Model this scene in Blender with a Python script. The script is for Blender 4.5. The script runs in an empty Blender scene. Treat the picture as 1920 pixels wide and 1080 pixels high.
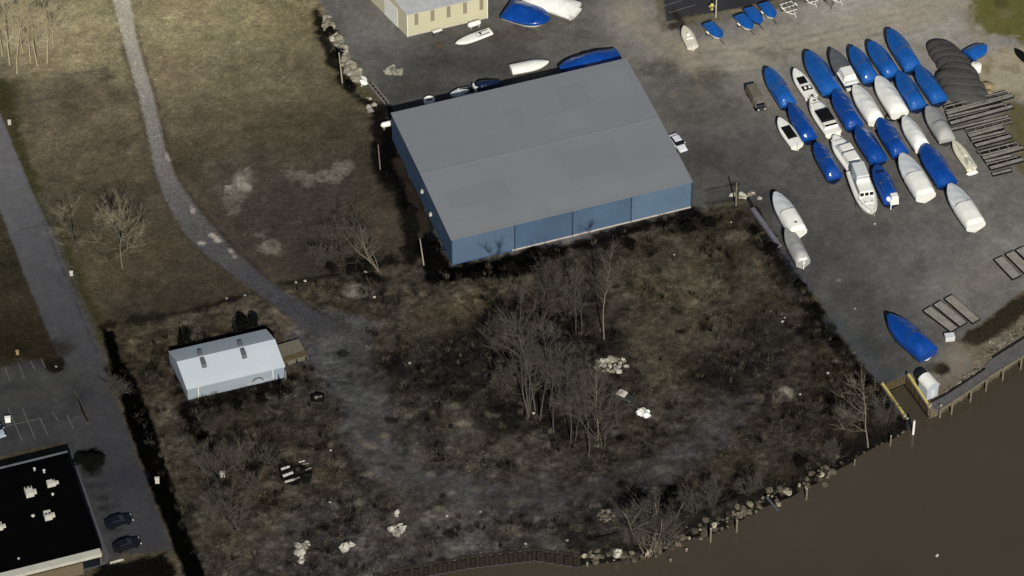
import bpy, math, random
import numpy as np
from mathutils import Vector, Matrix

# ------------------------------------------------------------------ camera, sky, sun, exposure
SC = bpy.context.scene
COL = SC.collection
DEP = math.radians(45.0)          # the aircraft looks 45 degrees down
DIST = 700.0
LENS = 144.5
FPX = 1920.0 * LENS / 36.0
CS, SN = math.cos(DEP), math.sin(DEP)
CAM = np.array([0.0, -DIST * CS, DIST * SN])
cam_d = bpy.data.cameras.new("aerial_camera")
cam = bpy.data.objects.new("aerial_camera", cam_d)
COL.objects.link(cam)
cam.location = CAM
cam.rotation_euler = (math.pi / 2 - DEP, 0, 0)
cam_d.lens = LENS
cam_d.sensor_width = 36.0
cam_d.clip_start = 10.0
cam_d.clip_end = 6000.0
SC.camera = cam

SUN_EL, SUN_AZ = math.radians(36.5), math.radians(7.0)   # behind the camera, slightly to the right
world = bpy.data.worlds.new("World")
SC.world = world
world.use_nodes = True
wn = world.node_tree
bg = wn.nodes.get("Background") or wn.nodes.new("ShaderNodeBackground")
sky = wn.nodes.new("ShaderNodeTexSky")
sky.sky_type = 'NISHITA'
sky.sun_disc = False
sky.sun_elevation = SUN_EL
sky.sun_rotation = math.pi - SUN_AZ
wn.links.new(sky.outputs[0], bg.inputs[0])
bg.inputs[1].default_value = 0.05
sd_ = bpy.data.lights.new("sun", 'SUN')
sd_.energy = 4.6
sd_.angle = math.radians(0.5)
sd_.color = (1.0, 0.955, 0.88)
sun = bpy.data.objects.new("sun", sd_)
COL.objects.link(sun)
sv = Vector((math.sin(SUN_AZ) * math.cos(SUN_EL), -math.cos(SUN_AZ) * math.cos(SUN_EL), math.sin(SUN_EL)))
sun.rotation_euler = sv.to_track_quat('Z', 'Y').to_euler()
sun.location = sv * 200
SC.view_settings.view_transform = 'Standard'
SC.view_settings.look = 'None'
SC.view_settings.exposure = 0.0
SC.view_settings.gamma = 1.0
LH = 1.0                          # what a white level surface reads, used to turn seen colours into albedo

# ------------------------------------------------------------------ small helpers
def P(px, py, z=0.0):
    """ground point seen at a given place of the 1920x1080 photograph"""
    x, y = (px - 960.0) / FPX, (540.0 - py) / FPX
    d = np.array([x, CS + y * SN, -SN + y * CS])
    t = (z - CAM[2]) / d[2]
    p = CAM + d * t
    return Vector((p[0], p[1], z))

def lin(v):
    v = v / 255.0
    return v / 12.92 if v <= 0.04045 else ((v + 0.055) / 1.055) ** 2.4

def C(r, g, b, k=1.0):
    return tuple(min(0.9, lin(c) / LH * k) for c in (r, g, b))

RNG = random.Random(7)
ROOTS = {}

def tag(o, label=None, cat=None, group=None, kind=None):
    if label: o["label"] = label
    if cat: o["category"] = cat
    if group: o["group"] = group
    if kind: o["kind"] = kind
    return o

def empty(name, loc, rz=0.0, label=None, cat=None, group=None):
    o = bpy.data.objects.new(name, None)
    o.empty_display_size = 0.3
    COL.objects.link(o)
    o.location = loc
    o.rotation_euler = (0, 0, rz)
    return tag(o, label, cat, group)

class MB:
    """collects faces of one mesh"""
    def __init__(s):
        s.v, s.f, s.sm = [], [], []
    def add(s, vs, fs, smooth=False):
        b = len(s.v)
        s.v += [tuple(v) for v in vs]
        for f in fs:
            s.f.append(tuple(i + b for i in f)); s.sm.append(smooth)
        return s
    def box(s, x0, x1, y0, y1, z0, z1):
        return s.frustum(x0, x1, y0, y1, z0, z1)
    def frustum(s, x0, x1, y0, y1, z0, z1, fr=0, bk=0, sd=0, smooth=False):
        """box whose top is drawn in by fr at +x, bk at -x, sd at both sides"""
        v = [(x0, y0, z0), (x1, y0, z0), (x1, y1, z0), (x0, y1, z0),
             (x0 + bk, y0 + sd, z1), (x1 - fr, y0 + sd, z1), (x1 - fr, y1 - sd, z1), (x0 + bk, y1 - sd, z1)]
        return s.add(v, [(3, 2, 1, 0), (4, 5, 6, 7), (0, 1, 5, 4), (1, 2, 6, 5), (2, 3, 7, 6), (3, 0, 4, 7)], smooth)
    def prism(s, pts, z0, z1):
        n = len(pts)
        a = sum(pts[i][0] * pts[(i + 1) % n][1] - pts[(i + 1) % n][0] * pts[i][1] for i in range(n))
        if a < 0: pts = pts[::-1]
        v = [(p[0], p[1], z0) for p in pts] + [(p[0], p[1], z1) for p in pts]
        f = [tuple(range(n - 1, -1, -1)), tuple(range(n, 2 * n))]
        f += [(i, (i + 1) % n, n + (i + 1) % n, n + i) for i in range(n)]
        return s.add(v, f)
    def loft(s, rings, caps=True, closed=True, smooth=True):
        n = len(rings[0]); v = [p for r in rings for p in r]; f = []
        for i in range(len(rings) - 1):
            for j in range(n if closed else n - 1):
                k = (j + 1) % n
                f.append((i * n + j, i * n + k, (i + 1) * n + k, (i + 1) * n + j))
        s.add(v, f, smooth)
        if caps:
            s.add(rings[0], [tuple(range(n - 1, -1, -1))])
            s.add(rings[-1], [tuple(range(n))])
        return s
    def tube(s, pts, rad, n=6, smooth=True):
        rings = []
        for i, p in enumerate(pts):
            p = Vector(p)
            d = (Vector(pts[min(i + 1, len(pts) - 1)]) - Vector(pts[max(i - 1, 0)])).normalized()
            a = d.orthogonal().normalized() if abs(d.z) < .95 else Vector((1, 0, 0))
            a = (a - d * a.dot(d)).normalized()
            b = d.cross(a); r = rad[i] if isinstance(rad, (list, tuple)) else rad
            rings.append([p + (a * math.cos(t) + b * math.sin(t)) * r for t in [2 * math.pi * j / n for j in range(n)]])
        return s.loft(rings, smooth=smooth)
    def lathe(s, prof, n=16, cx=0, cy=0):
        return s.loft([[(cx + r * math.cos(2 * math.pi * j / n), cy + r * math.sin(2 * math.pi * j / n), z) for j in range(n)] for r, z in prof])
    def xform(s, m):
        s.v = [tuple(m @ Vector(v)) for v in s.v]; return s
    def build(s, name, mat, parent=None, loc=None):
        me = bpy.data.meshes.new(name)
        me.from_pydata(s.v, [], s.f)
        me.polygons.foreach_set("use_smooth", s.sm)
        me.update()
        if mat: me.materials.append(mat)
        o = bpy.data.objects.new(name, me)
        COL.objects.link(o)
        if parent: o.parent = parent
        if loc is not None: o.location = loc
        return o

def copy_tree(o, parent=None):
    c = o.copy(); COL.objects.link(c)
    if parent: c.parent = parent
    for ch in list(KIDS.get(o.name, o.children)):
        copy_tree(ch, c)
    return c
KIDS = {}

# ------------------------------------------------------------------ materials
def mat(name, rgb, rough=0.7, var=0.12, scale=1.5, bump=0.0, bscale=8.0, spec=0.5, metal=0.0, detail=5.0, wear=None, wearamt=0.5, coat=0.0):
    if rough >= .75: spec = min(spec, .08)
    m = bpy.data.materials.new(name); m.use_nodes = True
    nt = m.node_tree; N = nt.nodes; L = nt.links
    b = N["Principled BSDF"]
    b.inputs["Roughness"].default_value = rough
    b.inputs["Specular IOR Level"].default_value = spec
    b.inputs["Metallic"].default_value = metal
    b.inputs["Coat Weight"].default_value = coat
    tc = N.new("ShaderNodeTexCoord")
    no = N.new("ShaderNodeTexNoise"); no.inputs["Scale"].default_value = scale; no.inputs["Detail"].default_value = detail
    no.inputs["Roughness"].default_value = 0.6
    L.new(tc.outputs["Object"], no.inputs["Vector"])
    cr = N.new("ShaderNodeValToRGB")
    cr.color_ramp.elements[0].position = 0.3; cr.color_ramp.elements[1].position = 0.7
    cr.color_ramp.elements[0].color = tuple(max(0, c * (1 - var)) for c in rgb) + (1,)
    cr.color_ramp.elements[1].color = tuple(min(.95, c * (1 + var)) for c in rgb) + (1,)
    L.new(no.outputs["Fac"], cr.inputs[0])
    out = cr.outputs[0]
    if wear:
        n2 = N.new("ShaderNodeTexNoise"); n2.inputs["Scale"].default_value = scale * .45; n2.inputs["Detail"].default_value = 8
        n2.inputs["Roughness"].default_value = .7
        mp = N.new("ShaderNodeMapping"); mp.inputs["Location"].default_value = (13, 7, 3)
        L.new(tc.outputs["Object"], mp.inputs[0]); L.new(mp.outputs[0], n2.inputs["Vector"])
        r2 = N.new("ShaderNodeMapRange"); r2.inputs["From Min"].default_value = .5; r2.inputs["From Max"].default_value = .72
        r2.inputs["To Max"].default_value = wearamt
        L.new(n2.outputs["Fac"], r2.inputs["Value"])
        mx = N.new("ShaderNodeMix"); mx.data_type = 'RGBA'
        L.new(r2.outputs[0], mx.inputs["Factor"]); L.new(out, mx.inputs[6]); mx.inputs[7].default_value = tuple(wear) + (1,)
        out = mx.outputs[2]
    L.new(out, b.inputs["Base Color"])
    if bump:
        n3 = N.new("ShaderNodeTexNoise"); n3.inputs["Scale"].default_value = bscale; n3.inputs["Detail"].default_value = 4
        L.new(tc.outputs["Object"], n3.inputs["Vector"])
        bp = N.new("ShaderNodeBump"); bp.inputs["Strength"].default_value = bump; bp.inputs["Distance"].default_value = 0.1
        L.new(n3.outputs["Fac"], bp.inputs["Height"]); L.new(bp.outputs[0], b.inputs["Normal"])
    return m

def ribbed(name, rgb, axis='X', freq=3.0, rough=0.5, var=.06, depth=.25, stain=None, spec=.4, line=.0):
    """sheet metal with standing ribs along one axis"""
    m = mat(name, rgb, rough, var, .12, wear=stain, wearamt=.5, spec=spec)
    nt = m.node_tree; N = nt.nodes; L = nt.links; b = N["Principled BSDF"]
    tc = N.new("ShaderNodeTexCoord"); wv = N.new("ShaderNodeTexWave")
    wv.wave_type = 'BANDS'; wv.bands_direction = axis; wv.inputs["Scale"].default_value = freq
    wv.inputs["Distortion"].default_value = 0
    L.new(tc.outputs["Object"], wv.inputs["Vector"])
    bp = N.new("ShaderNodeBump"); bp.inputs["Strength"].default_value = depth; bp.inputs["Distance"].default_value = .08
    L.new(wv.outputs["Fac"], bp.inputs["Height"]); L.new(bp.outputs[0], b.inputs["Normal"])
    return m

def attr_mat(name, rough=0.95, detail_scale=2.2, var=.28, bump=.5, spec=.0):
    m = bpy.data.materials.new(name); m.use_nodes = True
    nt = m.node_tree; N = nt.nodes; L = nt.links; b = N["Principled BSDF"]
    b.inputs["Roughness"].default_value = rough; b.inputs["Specular IOR Level"].default_value = spec
    at = N.new("ShaderNodeAttribute"); at.attribute_name = "col"
    tc = N.new("ShaderNodeTexCoord")
    no = N.new("ShaderNodeTexNoise"); no.inputs["Scale"].default_value = detail_scale; no.inputs["Detail"].default_value = 8; no.inputs["Roughness"].default_value = .72
    L.new(tc.outputs["Object"], no.inputs["Vector"])
    mr = N.new("ShaderNodeMapRange"); mr.inputs["From Min"].default_value = .25; mr.inputs["From Max"].default_value = .75
    mr.inputs["To Min"].default_value = 1 - var; mr.inputs["To Max"].default_value = 1 + var
    L.new(no.outputs["Fac"], mr.inputs["Value"])
    mx = N.new("ShaderNodeMix"); mx.data_type = 'RGBA'; mx.blend_type = 'MULTIPLY'; mx.inputs["Factor"].default_value = 1
    L.new(at.outputs["Color"], mx.inputs[6]); L.new(mr.outputs[0], mx.inputs[7])
    L.new(mx.outputs[2], b.inputs["Base Color"])
    if bump:
        bp = N.new("ShaderNodeBump"); bp.inputs["Strength"].default_value = bump; bp.inputs["Distance"].default_value = .25
        L.new(no.outputs["Fac"], bp.inputs["Height"]); L.new(bp.outputs[0], b.inputs["Normal"])
    return m

M = {}
M['blue_wrap'] = mat('blue_wrap', C(20, 80, 152), .17, .2, .6, .8, 1.1, .9, wear=C(52, 100, 154), wearamt=.45)
M['blue_wrap2'] = mat('blue_wrap_deep', C(8, 60, 136), .17, .2, .6, .8, 1.1, .9, wear=C(34, 84, 142), wearamt=.45)
M['navy'] = mat('navy_hull', C(11, 24, 54), .4, .15, 1)
M['white_wrap'] = mat('white_wrap', C(222, 222, 214), .38, .05, .6, .35, 1.5, .4, wear=C(190, 188, 178), wearamt=.6)
M['pale_wrap'] = mat('pale_wrap', C(198, 201, 200), .45, .06, .6, .35, 1.5, .4, wear=C(170, 170, 166), wearamt=.6)
M['grey_wrap'] = mat('grey_wrap', C(150, 150, 146), .5, .08, .6, .35, 1.5, .4)
M['dark_wrap'] = mat('dark_grey_wrap', C(92, 92, 94), .5, .15, .6, .35, 1.5, .4)
M['gel'] = mat('white_gelcoat', C(226, 226, 216), .3, .03, .8, spec=.5)
M['cream_gel'] = mat('cream_gelcoat', C(205, 200, 178), .4, .06, .8)
M['black_canvas'] = mat('black_canvas', C(18, 18, 20), .75, .2, 1.2, .3, 3)
M['glass'] = mat('dark_glass', C(20, 24, 30), .12, .1, 1)
M['blue_metal'] = ribbed('blue_siding', C(58, 80, 106), 'X', 3.2, .65, .14, .25, stain=C(42, 56, 84))
M['roof_metal'] = ribbed('grey_roof', C(119, 122, 124), 'X', 2.0, .55, .04, .10, stain=C(112, 114, 120))
M['seam_grey'] = mat('dull_pipe', C(70, 70, 76), .8, .2, 1)
M['roof_b'] = ribbed('grey_roof_worn', C(116, 119, 122), 'X', 2.0, .55, .03, .1)
M['roof_c'] = ribbed('grey_roof_bleached', C(121, 124, 126), 'X', 2.0, .55, .03, .1)
M['trim'] = mat('pale_trim', C(178, 170, 160), .6, .1, 1)
M['seam'] = mat('blue_seam', C(34, 48, 70), .6, .1, 1)
M['white_roof'] = ribbed('white_metal_roof', C(164, 173, 178), 'X', 2.4, .55, .035, .12, stain=C(150, 158, 162))
M['white_wall'] = ribbed('pale_blue_siding', C(138, 148, 156), 'X', 2.4, .5, .07, .2, stain=C(120, 138, 156))
M['grey_vent'] = mat('grey_vent', C(88, 88, 92), .6, .1, 2)
M['cream_wall'] = ribbed('cream_siding', C(188, 184, 154), 'X', 2.6, .6, .04, .12)
M['cream_roof'] = mat('pale_shingle_roof', C(160, 161, 162), .8, .14, .9, .3, 6)
M['brown_pane'] = mat('brown_window', C(138, 128, 108), .5, .1, 2)
M['black_roof'] = mat('black_membrane', C(4, 4, 5), .9, .25, .25, spec=.02)
M['coping'] = mat('dull_coping', C(90, 92, 96), .6, .4, .8)
M['parapet'] = mat('pale_fascia', C(172, 170, 156), .6, .07, .5, wear=C(140, 138, 126), wearamt=.5)
M['tan_wall'] = mat('tan_brick', C(100, 90, 72), .85, .2, 3)
M['unit_metal'] = mat('unit_metal', C(178, 176, 164), .55, .1, 2)
M['concrete'] = mat('concrete', C(150, 146, 136), .9, .25, 1.1, .4, 5)
M['rubble'] = mat('pale_rubble', C(142, 136, 118), .9, .4, .9, .5, 4)
M['rubble_dark'] = mat('riprap_stone', C(92, 86, 73), .9, .55, .7, .5, 4)
M['wet_stone'] = mat('wet_dark_stone', C(50, 46, 40), .8, .5, .8, .5, 4)
M['white_stone'] = mat('white_stone', C(172, 169, 156), .85, .2, 1, .4, 4)
M['white_paint'] = mat('white_paint', C(222, 222, 212), .45, .05, 1)
M['pole_wood'] = mat('weathered_pole', C(150, 143, 128), .85, .2, 1.5)
M['pile_wood'] = mat('piling_wood', C(118, 110, 96), .85, .25, 2)
M['dock_wood'] = mat('grey_dock_wood', C(116, 112, 104), .85, .3, 1.6, .4, 6, wear=C(78, 74, 68))
M['deck_board'] = mat('pale_deck_board', C(132, 128, 120), .85, .25, 1.6, .4, 6, wear=C(96, 92, 86))
M['dock_dark'] = mat('dark_frame_wood', C(30, 29, 27), .85, .25, 2)
M['plank_brown'] = mat('brown_plank', C(84, 72, 54), .85, .35, 2.5, .4, 6)
M['yellow'] = mat('yellow_paint', C(196, 180, 96), .55, .14, 1.5, wear=C(168, 158, 120), wearamt=.6)
M['steel_dark'] = mat('rusty_sheet_piling', C(42, 38, 33), .75, .3, 1)
M['steel_cap'] = mat('rusty_cap', C(52, 46, 37), .8, .25, 1)
M['tyre'] = mat('rubber', C(20, 20, 20), .85, .2, 2)
M['tarp_dark'] = mat('dark_grey_tarp', C(70, 69, 66), .75, .14, .5, .5, 1.4)
M['tan_paint'] = mat('tan_paint', C(98, 93, 80), .6, .12, 1.2)
M['dark_metal'] = mat('dark_metal', C(40, 39, 38), .6, .2, 2)
M['car_black'] = mat('black_car_paint', C(16, 17, 20), .25, .1, 1, coat=.5)
M['car_white'] = mat('white_car_paint', C(210, 212, 214), .3, .03, 1, coat=.4)
M['car_silver'] = mat('silver_car_paint', C(150, 158, 170), .3, .05, 1, coat=.4)
M['lamp'] = mat('lamp_lens', C(220, 220, 215), .2, .05, 1)
M['bark_pale'] = mat('pale_bark', C(112, 105, 92), .9, .25, 1.2)
M['bark_mid'] = mat('grey_bark', C(74, 71, 66), .9, .25, 1.2)
M['bark_dark'] = mat('dark_bark', C(56, 52, 46), .9, .25, 1.2)
M['twig_pale'] = mat('pale_twigs', C(172, 161, 130), .95, .2, .8)
M['twig_mid'] = mat('grey_twigs', C(80, 76, 69), .95, .25, .5)
M['twig_dark'] = mat('field_twigs', C(128, 118, 98), .95, .25, .5)
M['evergreen'] = mat('dark_evergreen', C(9, 10, 8), .9, .3, .8)
M['thicket'] = mat('dark_thicket', C(14, 13, 11), .95, .35, .8)
M['lotline'] = mat('worn_line_paint', C(96, 94, 90), .85, .35, 2)
M['sand_heap'] = mat('pale_sand', C(122, 116, 104), .95, .12, 2, .3, 5)
M['tan_cover'] = mat('tan_tarp', C(135, 122, 92), .8, .25, .9, .5, 2)
M['water'] = mat('river_water', C(64, 58, 48), .16, .2, .012, .3, .8, .4)

# ------------------------------------------------------------------ ground painting (numpy)
def axis(lo, hi, st, far):
    a = np.arange(lo, hi + 1e-6, st)
    out, s, x = [], st, hi
    while x < far:
        s *= 1.35; x += s; out.append(x)
    left, s, x = [], st, lo
    while x > -far:
        s *= 1.35; x -= s; left.append(x)
    return np.array(left[::-1] + list(a) + out)
STEP = 0.25
gx = axis(-100, 100, STEP, 1800); gy = axis(-76, 94, STEP, 1800)
NX, NY = len(gx), len(gy)
GX, GY = np.meshgrid(gx, gy); X = GX.ravel(); Y = GY.ravel()
NV = X.size

def vnoise(x, y, scale, seed):
    r = np.random.RandomState(seed); tab = r.rand(256, 256).astype(np.float32)
    u, v = x / scale + seed * 3.17, y / scale + seed * 1.73
    iu, iv = np.floor(u).astype(int), np.floor(v).astype(int)
    fu, fv = u - iu, v - iv
    fu = fu * fu * (3 - 2 * fu); fv = fv * fv * (3 - 2 * fv)
    a = tab[iu & 255, iv & 255]; b = tab[(iu + 1) & 255, iv & 255]; c = tab[iu & 255, (iv + 1) & 255]; d = tab[(iu + 1) & 255, (iv + 1) & 255]
    return (a * (1 - fu) + b * fu) * (1 - fv) + (c * (1 - fu) + d * fu) * fv
def fbm(x, y, scale, seed, oct=4, gain=.55):
    t, a, s = 0, 1.0, 0
    for i in range(oct):
        t = t + a * vnoise(x, y, scale / (2 ** i), seed + i * 11); s += a; a *= gain
    return t / s - .5
EDGE = fbm(X, Y, 3.0, 5, 4) * 2          # about -1..1, wobbles the natural edges
EDGE2 = fbm(X, Y, 9.0, 45, 3) * 2
EDGEF = fbm(X, Y, 1.1, 77, 3, .7) * 2

def sdist(pts, closed=True, pad=14.0):
    """signed distance in metres (negative inside a closed shape); far points just get +pad"""
    pts = np.array([(p[0], p[1]) for p in pts]); n = len(pts)
    lo, hi = pts.min(0) - pad, pts.max(0) + pad
    idx = np.where((X > lo[0]) & (X < hi[0]) & (Y > lo[1]) & (Y < hi[1]))[0]
    out = np.full(NV, pad, np.float32)
    x, y = X[idx], Y[idx]; d = np.full(idx.size, 1e9); ins = np.zeros(idx.size, bool)
    for i in range(n if closed else n - 1):
        a, b = pts[i], pts[(i + 1) % n]; e = b - a
        t = np.clip(((x - a[0]) * e[0] + (y - a[1]) * e[1]) / (e @ e + 1e-9), 0, 1)
        d = np.minimum(d, (x - a[0] - t * e[0]) ** 2 + (y - a[1] - t * e[1]) ** 2)
        if closed:
            c = (a[1] > y) != (b[1] > y)
            ins ^= c & (x < e[0] * (y - a[1]) / (e[1] if abs(e[1]) > 1e-9 else 1e-9) + a[0])
    d = np.sqrt(d)
    if closed: d = np.where(ins, -d, d)
    out[idx] = d
    return out
def px(*pts, z=0.0):
    return [P(a, b, z) for a, b in pts]
def cover(sd, soft=.6, wob=.0, wob2=.0):
    soft = soft if soft < .3 else soft * .75
    t = np.clip(.5 - (sd + EDGE * wob + EDGE2 * wob2 + EDGEF * wob * .75) / (2 * soft), 0, 1)
    return t * t * (3 - 2 * t)
def idw(ctrl, power=2.6):
    num = np.zeros((NV, 3)); den = np.zeros(NV)
    wx, wy = X + EDGE2 * 3 + EDGE * 1.2, Y + EDGE2 * 3 - EDGE * 1.2
    for a, b, r, g, bl in ctrl:
        q = P(a, b); w = 1.0 / ((wx - q.x) ** 2 + (wy - q.y) ** 2 + 4.0) ** (power / 2)
        num += w[:, None] * np.array(C(r, g, bl)); den += w
    return num / den[:, None]

G_GRASS = [(60,60,146,136,104),(130,100,140,129,95),(170,40,150,141,100),(330,50,148,138,98),(450,50,142,133,94),(560,60,114,104,74),(330,150,120,109,80),  # vignette darkening toward the near side is painted into these tones
 (450,150,114,104,76),(560,150,96,88,66),(400,230,86,78,58),(550,250,72,67,50),(650,250,64,59,45),(100,170,100,90,71),(200,200,108,98,74),(100,250,100,91,68),
 (200,280,92,83,62),(350,300,70,64,48),(450,330,72,67,58),(550,360,60,56,49),(650,330,58,54,46),(720,400,64,57,45),(150,350,78,71,54),(250,380,72,66,52),
 (280,480,76,67,50),(200,520,78,70,52),(400,530,68,61,47),(250,600,60,53,41),(350,570,54,48,37),(30,500,44,43,29),(50,620,42,39,25),(20,420,54,51,37),(10,180,60,60,40),
 (20,320,80,74,60),(470,470,58,53,46),(600,470,48,45,39),(-60,300,60,58,40),(700,300,58,54,42),(420,420,64,58,48)]
G_LOT = [(250,650,62,56,43),(230,700,42,39,32),(280,750,50,46,36),(330,850,60,55,46),(380,950,52,50,41),(430,1050,50,47,40),(470,800,42,39,34),(600,880,46,42,34),(500,900,48,45,37),  # lot tones also hold the painted vignette, darkest at the near side
 (440,640,56,51,42),(800,600,62,55,44),(900,560,64,57,45),(760,640,50,47,41),(850,680,33,31,29),(950,600,33,31,28),(1050,600,30,29,27),(1250,560,64,58,46),(1300,480,67,62,50),(1200,480,56,51,42),
 (1350,450,66,60,48),(1250,680,56,51,40),(1400,620,42,39,34),(1450,680,40,38,37),(1550,690,53,47,38),(1350,700,37,36,36),(1480,800,40,37,33),(1300,770,48,46,42),
 (1400,880,42,38,31),(1550,850,36,33,28),(850,830,58,54,49),(1000,850,58,54,49),(950,780,30,29,27),(1200,700,40,37,33),(700,1000,56,54,52),(850,1000,60,58,55),
 (600,1000,52,50,49),(480,1000,50,47,42),(1100,980,42,40,37),(560,540,60,54,43),(700,540,46,43,38),(1000,520,56,51,41),(1100,500,44,41,36),(1380,520,62,57,45),(740,720,34,32,30),
 (780,880,50,48,45),(1150,800,40,37,33),(1250,830,50,46,41),(1500,720,46,43,37),(1600,800,44,40,34),(1000,980,50,48,45),(1450,560,50,46,38),(1320,640,44,40,35),(1090,690,36,34,31),(600,760,44,42,38)]
G_YARD = [(700,60,100,95,89),(680,130,88,84,80),(800,130,70,67,63),(950,110,74,69,63),(1100,60,88,82,73),(1180,40,130,121,107),(1250,100,122,114,102),(1400,90,134,126,112),  # yard colours carry the same vignette, paler at the far side
 (1600,60,147,139,122),(1750,30,140,131,115),(1280,170,84,79,71),(1350,200,95,88,78),(1320,300,72,69,65),(1400,290,78,75,70),(1450,180,112,104,93),(1500,330,80,77,73),
 (1620,430,82,78,74),(1750,450,94,89,83),(1850,380,106,99,91),(1880,450,113,108,99),(1560,500,74,72,69),(1650,600,72,70,67),(1600,640,60,60,58),(1780,540,106,100,93),
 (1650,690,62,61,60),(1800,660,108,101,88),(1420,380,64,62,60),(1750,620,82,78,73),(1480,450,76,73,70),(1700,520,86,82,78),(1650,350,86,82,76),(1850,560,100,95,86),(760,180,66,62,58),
 (620,40,90,85,78),(1050,20,84,79,72),(1520,120,120,112,100),(1680,30,146,138,122),(1300,40,100,94,84)]

def shift(ctrl, grey, k, add=(0, 0, 0)):
    out = []
    for a, b, r, g, bl in ctrl:
        l = (r + g + bl) / 3; out.append((a, b) + tuple((c + (l - c) * grey) * k + d for c, d in zip((r, g, bl), add)))
    return out
G_GRASS = shift(G_GRASS, .22, 1.0, (1, 0, 0)); G_LOT = shift(G_LOT, .2, 1.17, (2, 1, 0)); G_YARD = shift(G_YARD, .5, 1.06, (0, 1, 1))
colr = idw(G_GRASS); region = np.zeros(NV, np.int8)          # 0 grass field
# the rough lot in front
LOT = px((205,625),(330,590),(480,548),(640,520),(760,500),(850,500),(1090,455),(1300,392),(1400,385),(1425,395),(1530,560),(1640,715),(1720,810),(1800,900),(1500,1300),(300,1300),(400,1120),(300,900))
sd = sdist(LOT, pad=30); m = cover(sd, .8, .8)
lotc = idw(G_LOT); colr = colr * (1 - m[:, None]) + lotc * m[:, None]; lot_m = m; region[m > .5] = 1
# the gravel yard
YARD = px((598,-200),(598,0),(640,90),(690,170),(722,205),(745,300),(800,440),(846,500),(1090,455),(1300,392),(1400,372),(1425,395),(1530,555),(1640,712),(1655,725),(1700,705),(1745,765),(1830,690),(1800,640),(1850,600),(1920,545),(2300,350),(2300,-200))
sd = sdist(YARD, pad=30); m = cover(sd, .4, .35)
yardc = idw(G_YARD); colr = colr * (1 - m[:, None]) + yardc * m[:, None]; yard_m = m; region[m > .5] = 2

# broad mottling, stronger in the lot
n1, n2, n3, n4 = fbm(X, Y, 7, 101, 4, .6), fbm(X, Y, 2.2, 131, 4, .65), fbm(X, Y, .8, 171, 2, .6), fbm(X, Y, 16, 191, 3)
amp = .9 + lot_m * 1.1 - yard_m * .22
mott = np.exp(amp * (n1 * .5 + n2 * .62 + n3 * .5 + n4 * .25))
mott0 = mott.copy(); colr *= mott[:, None]
tint = fbm(X, Y, 5, 211, 3)[:, None] * np.array([.10, 0.03, -.13]) * (lot_m * 1.1 + (1 - yard_m) * .45 + .08)[:, None]
colr *= (1 + tint)

def sstep(a, lo, hi):
    t = np.clip((a - lo) / (hi - lo), 0, 1); return t * t * (3 - 2 * t)
# clumps of brush and bleached tufts with ragged outlines
wx_, wy_ = X + EDGE * 1.5 + EDGEF * .5, Y - EDGE2 * 1.2 + EDGEF * .4
ca, cb, cc = fbm(wx_, wy_ * .8, 3.4, 501, 4, .62), fbm(wx_, wy_, 2.2, 531, 4, .65), fbm(wx_ * .8, wy_, 1.1, 561, 3, .6)
fld = np.clip(1 - lot_m - yard_m, 0, 1)
mott *= np.exp(-(lot_m * .42 + fld * .16 + yard_m * .10) * sstep(ca, .06, .2) + (lot_m * .26 + fld * .12 + yard_m * .08) * sstep(cb, .08, .22) + (lot_m * .42 + fld * .14 + yard_m * .06) * (sstep(cc, .12, .25) - sstep(-cc, .1, .25)))
vis = (np.abs(X) < 95) & (Y > -72) & (Y < 88)
for w_, up in ((lot_m > .5, 1.0), (yard_m > .5, 1.0), (fld > .5, 1.03)): mott[w_] *= up / mott[w_ & vis].mean()
colr *= (mott / mott0)[:, None]

def paint(mask, rgb, mix=1.0):
    global colr
    k = (mask * mix)[:, None]; colr = colr * (1 - k) + np.array(C(*rgb)) * mott[:, None] ** .6 * k

def shape(pts, rgb, soft=.8, wob=.8, mix=1.0, reg=None, wob2=0., z=0.0):
    m = cover(sdist(px(*pts, z=z)), soft, wob, wob2)
    if mix <= .86 and soft >= .6: m = m * np.clip(.85 + EDGEF * .9 + EDGE * .35, .1, 1)
    paint(m, rgb, mix)
    if reg is not None: region[m > .5] = reg
    return m
def stroke(pts, width, rgb, soft=.6, wob=.5, mix=1.0, reg=None):
    sd = sdist(px(*pts), closed=False) - width / 2
    m = cover(sd, soft, wob)
    if width > 4: m = m * np.clip(.92 + n2 * 1.1 + n1 * .6, .45, 1.1)
    paint(m, rgb, mix)
    if reg is not None: region[m > .5] = reg
    return m
def blob(x, y, rx, ry, rgb, soft=.7, wob=.9, mix=1.0):
    pts = [(x + rx * math.cos(a), y + ry * math.sin(a)) for a in [i * math.pi / 7 for i in range(14)]]
    return shape(pts, rgb, soft, wob, mix)

# --- field: old foundation outline, bare and weedy patches
shape([(125,150),(190,132),(205,150),(150,178),(60,200),(20,190)], (88,80,66), 1.5, 1.6, .7)
stroke([(20,195),(95,185),(130,172),(205,145)], .8, (74,68,56), .6, .6, .7)
stroke([(130,140),(200,130)], .8, (78,72,60), .6, .6, .6)
blob(160,150,22,10,(122,110,92),1.0,1.2,.7)
blob(235,185,30,18,(72,68,56),1.6,1.8,.7)
blob(440,150,50,9,(86,84,58),1.8,1.5,.5); blob(460,110,30,5,(80,84,50),1.2,1.2,.5)
blob(120,290,30,22,(78,72,58),1.8,1.8,.5); blob(150,420,40,30,(66,60,48),2,2,.5)
for a, b, rx, ry in ((448,345,26,26),(440,375,22,10),(505,465,22,14),(480,440,14,12),(462,318,8,6),(640,315,18,10),(600,335,30,12),(430,400,10,6),(560,330,20,8)):
    blob(a, b, rx, ry, (112,106,97), .9, 2.6, .84)
blob(540,390,120,55,(58,54,50),2.5,3,.5)
for a, b, rx, ry in ((450,335,9,7),(462,350,7,5),(425,350,6,8)): blob(a, b, rx, ry, (150,144,134), .6, 1.8, .86)
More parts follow.
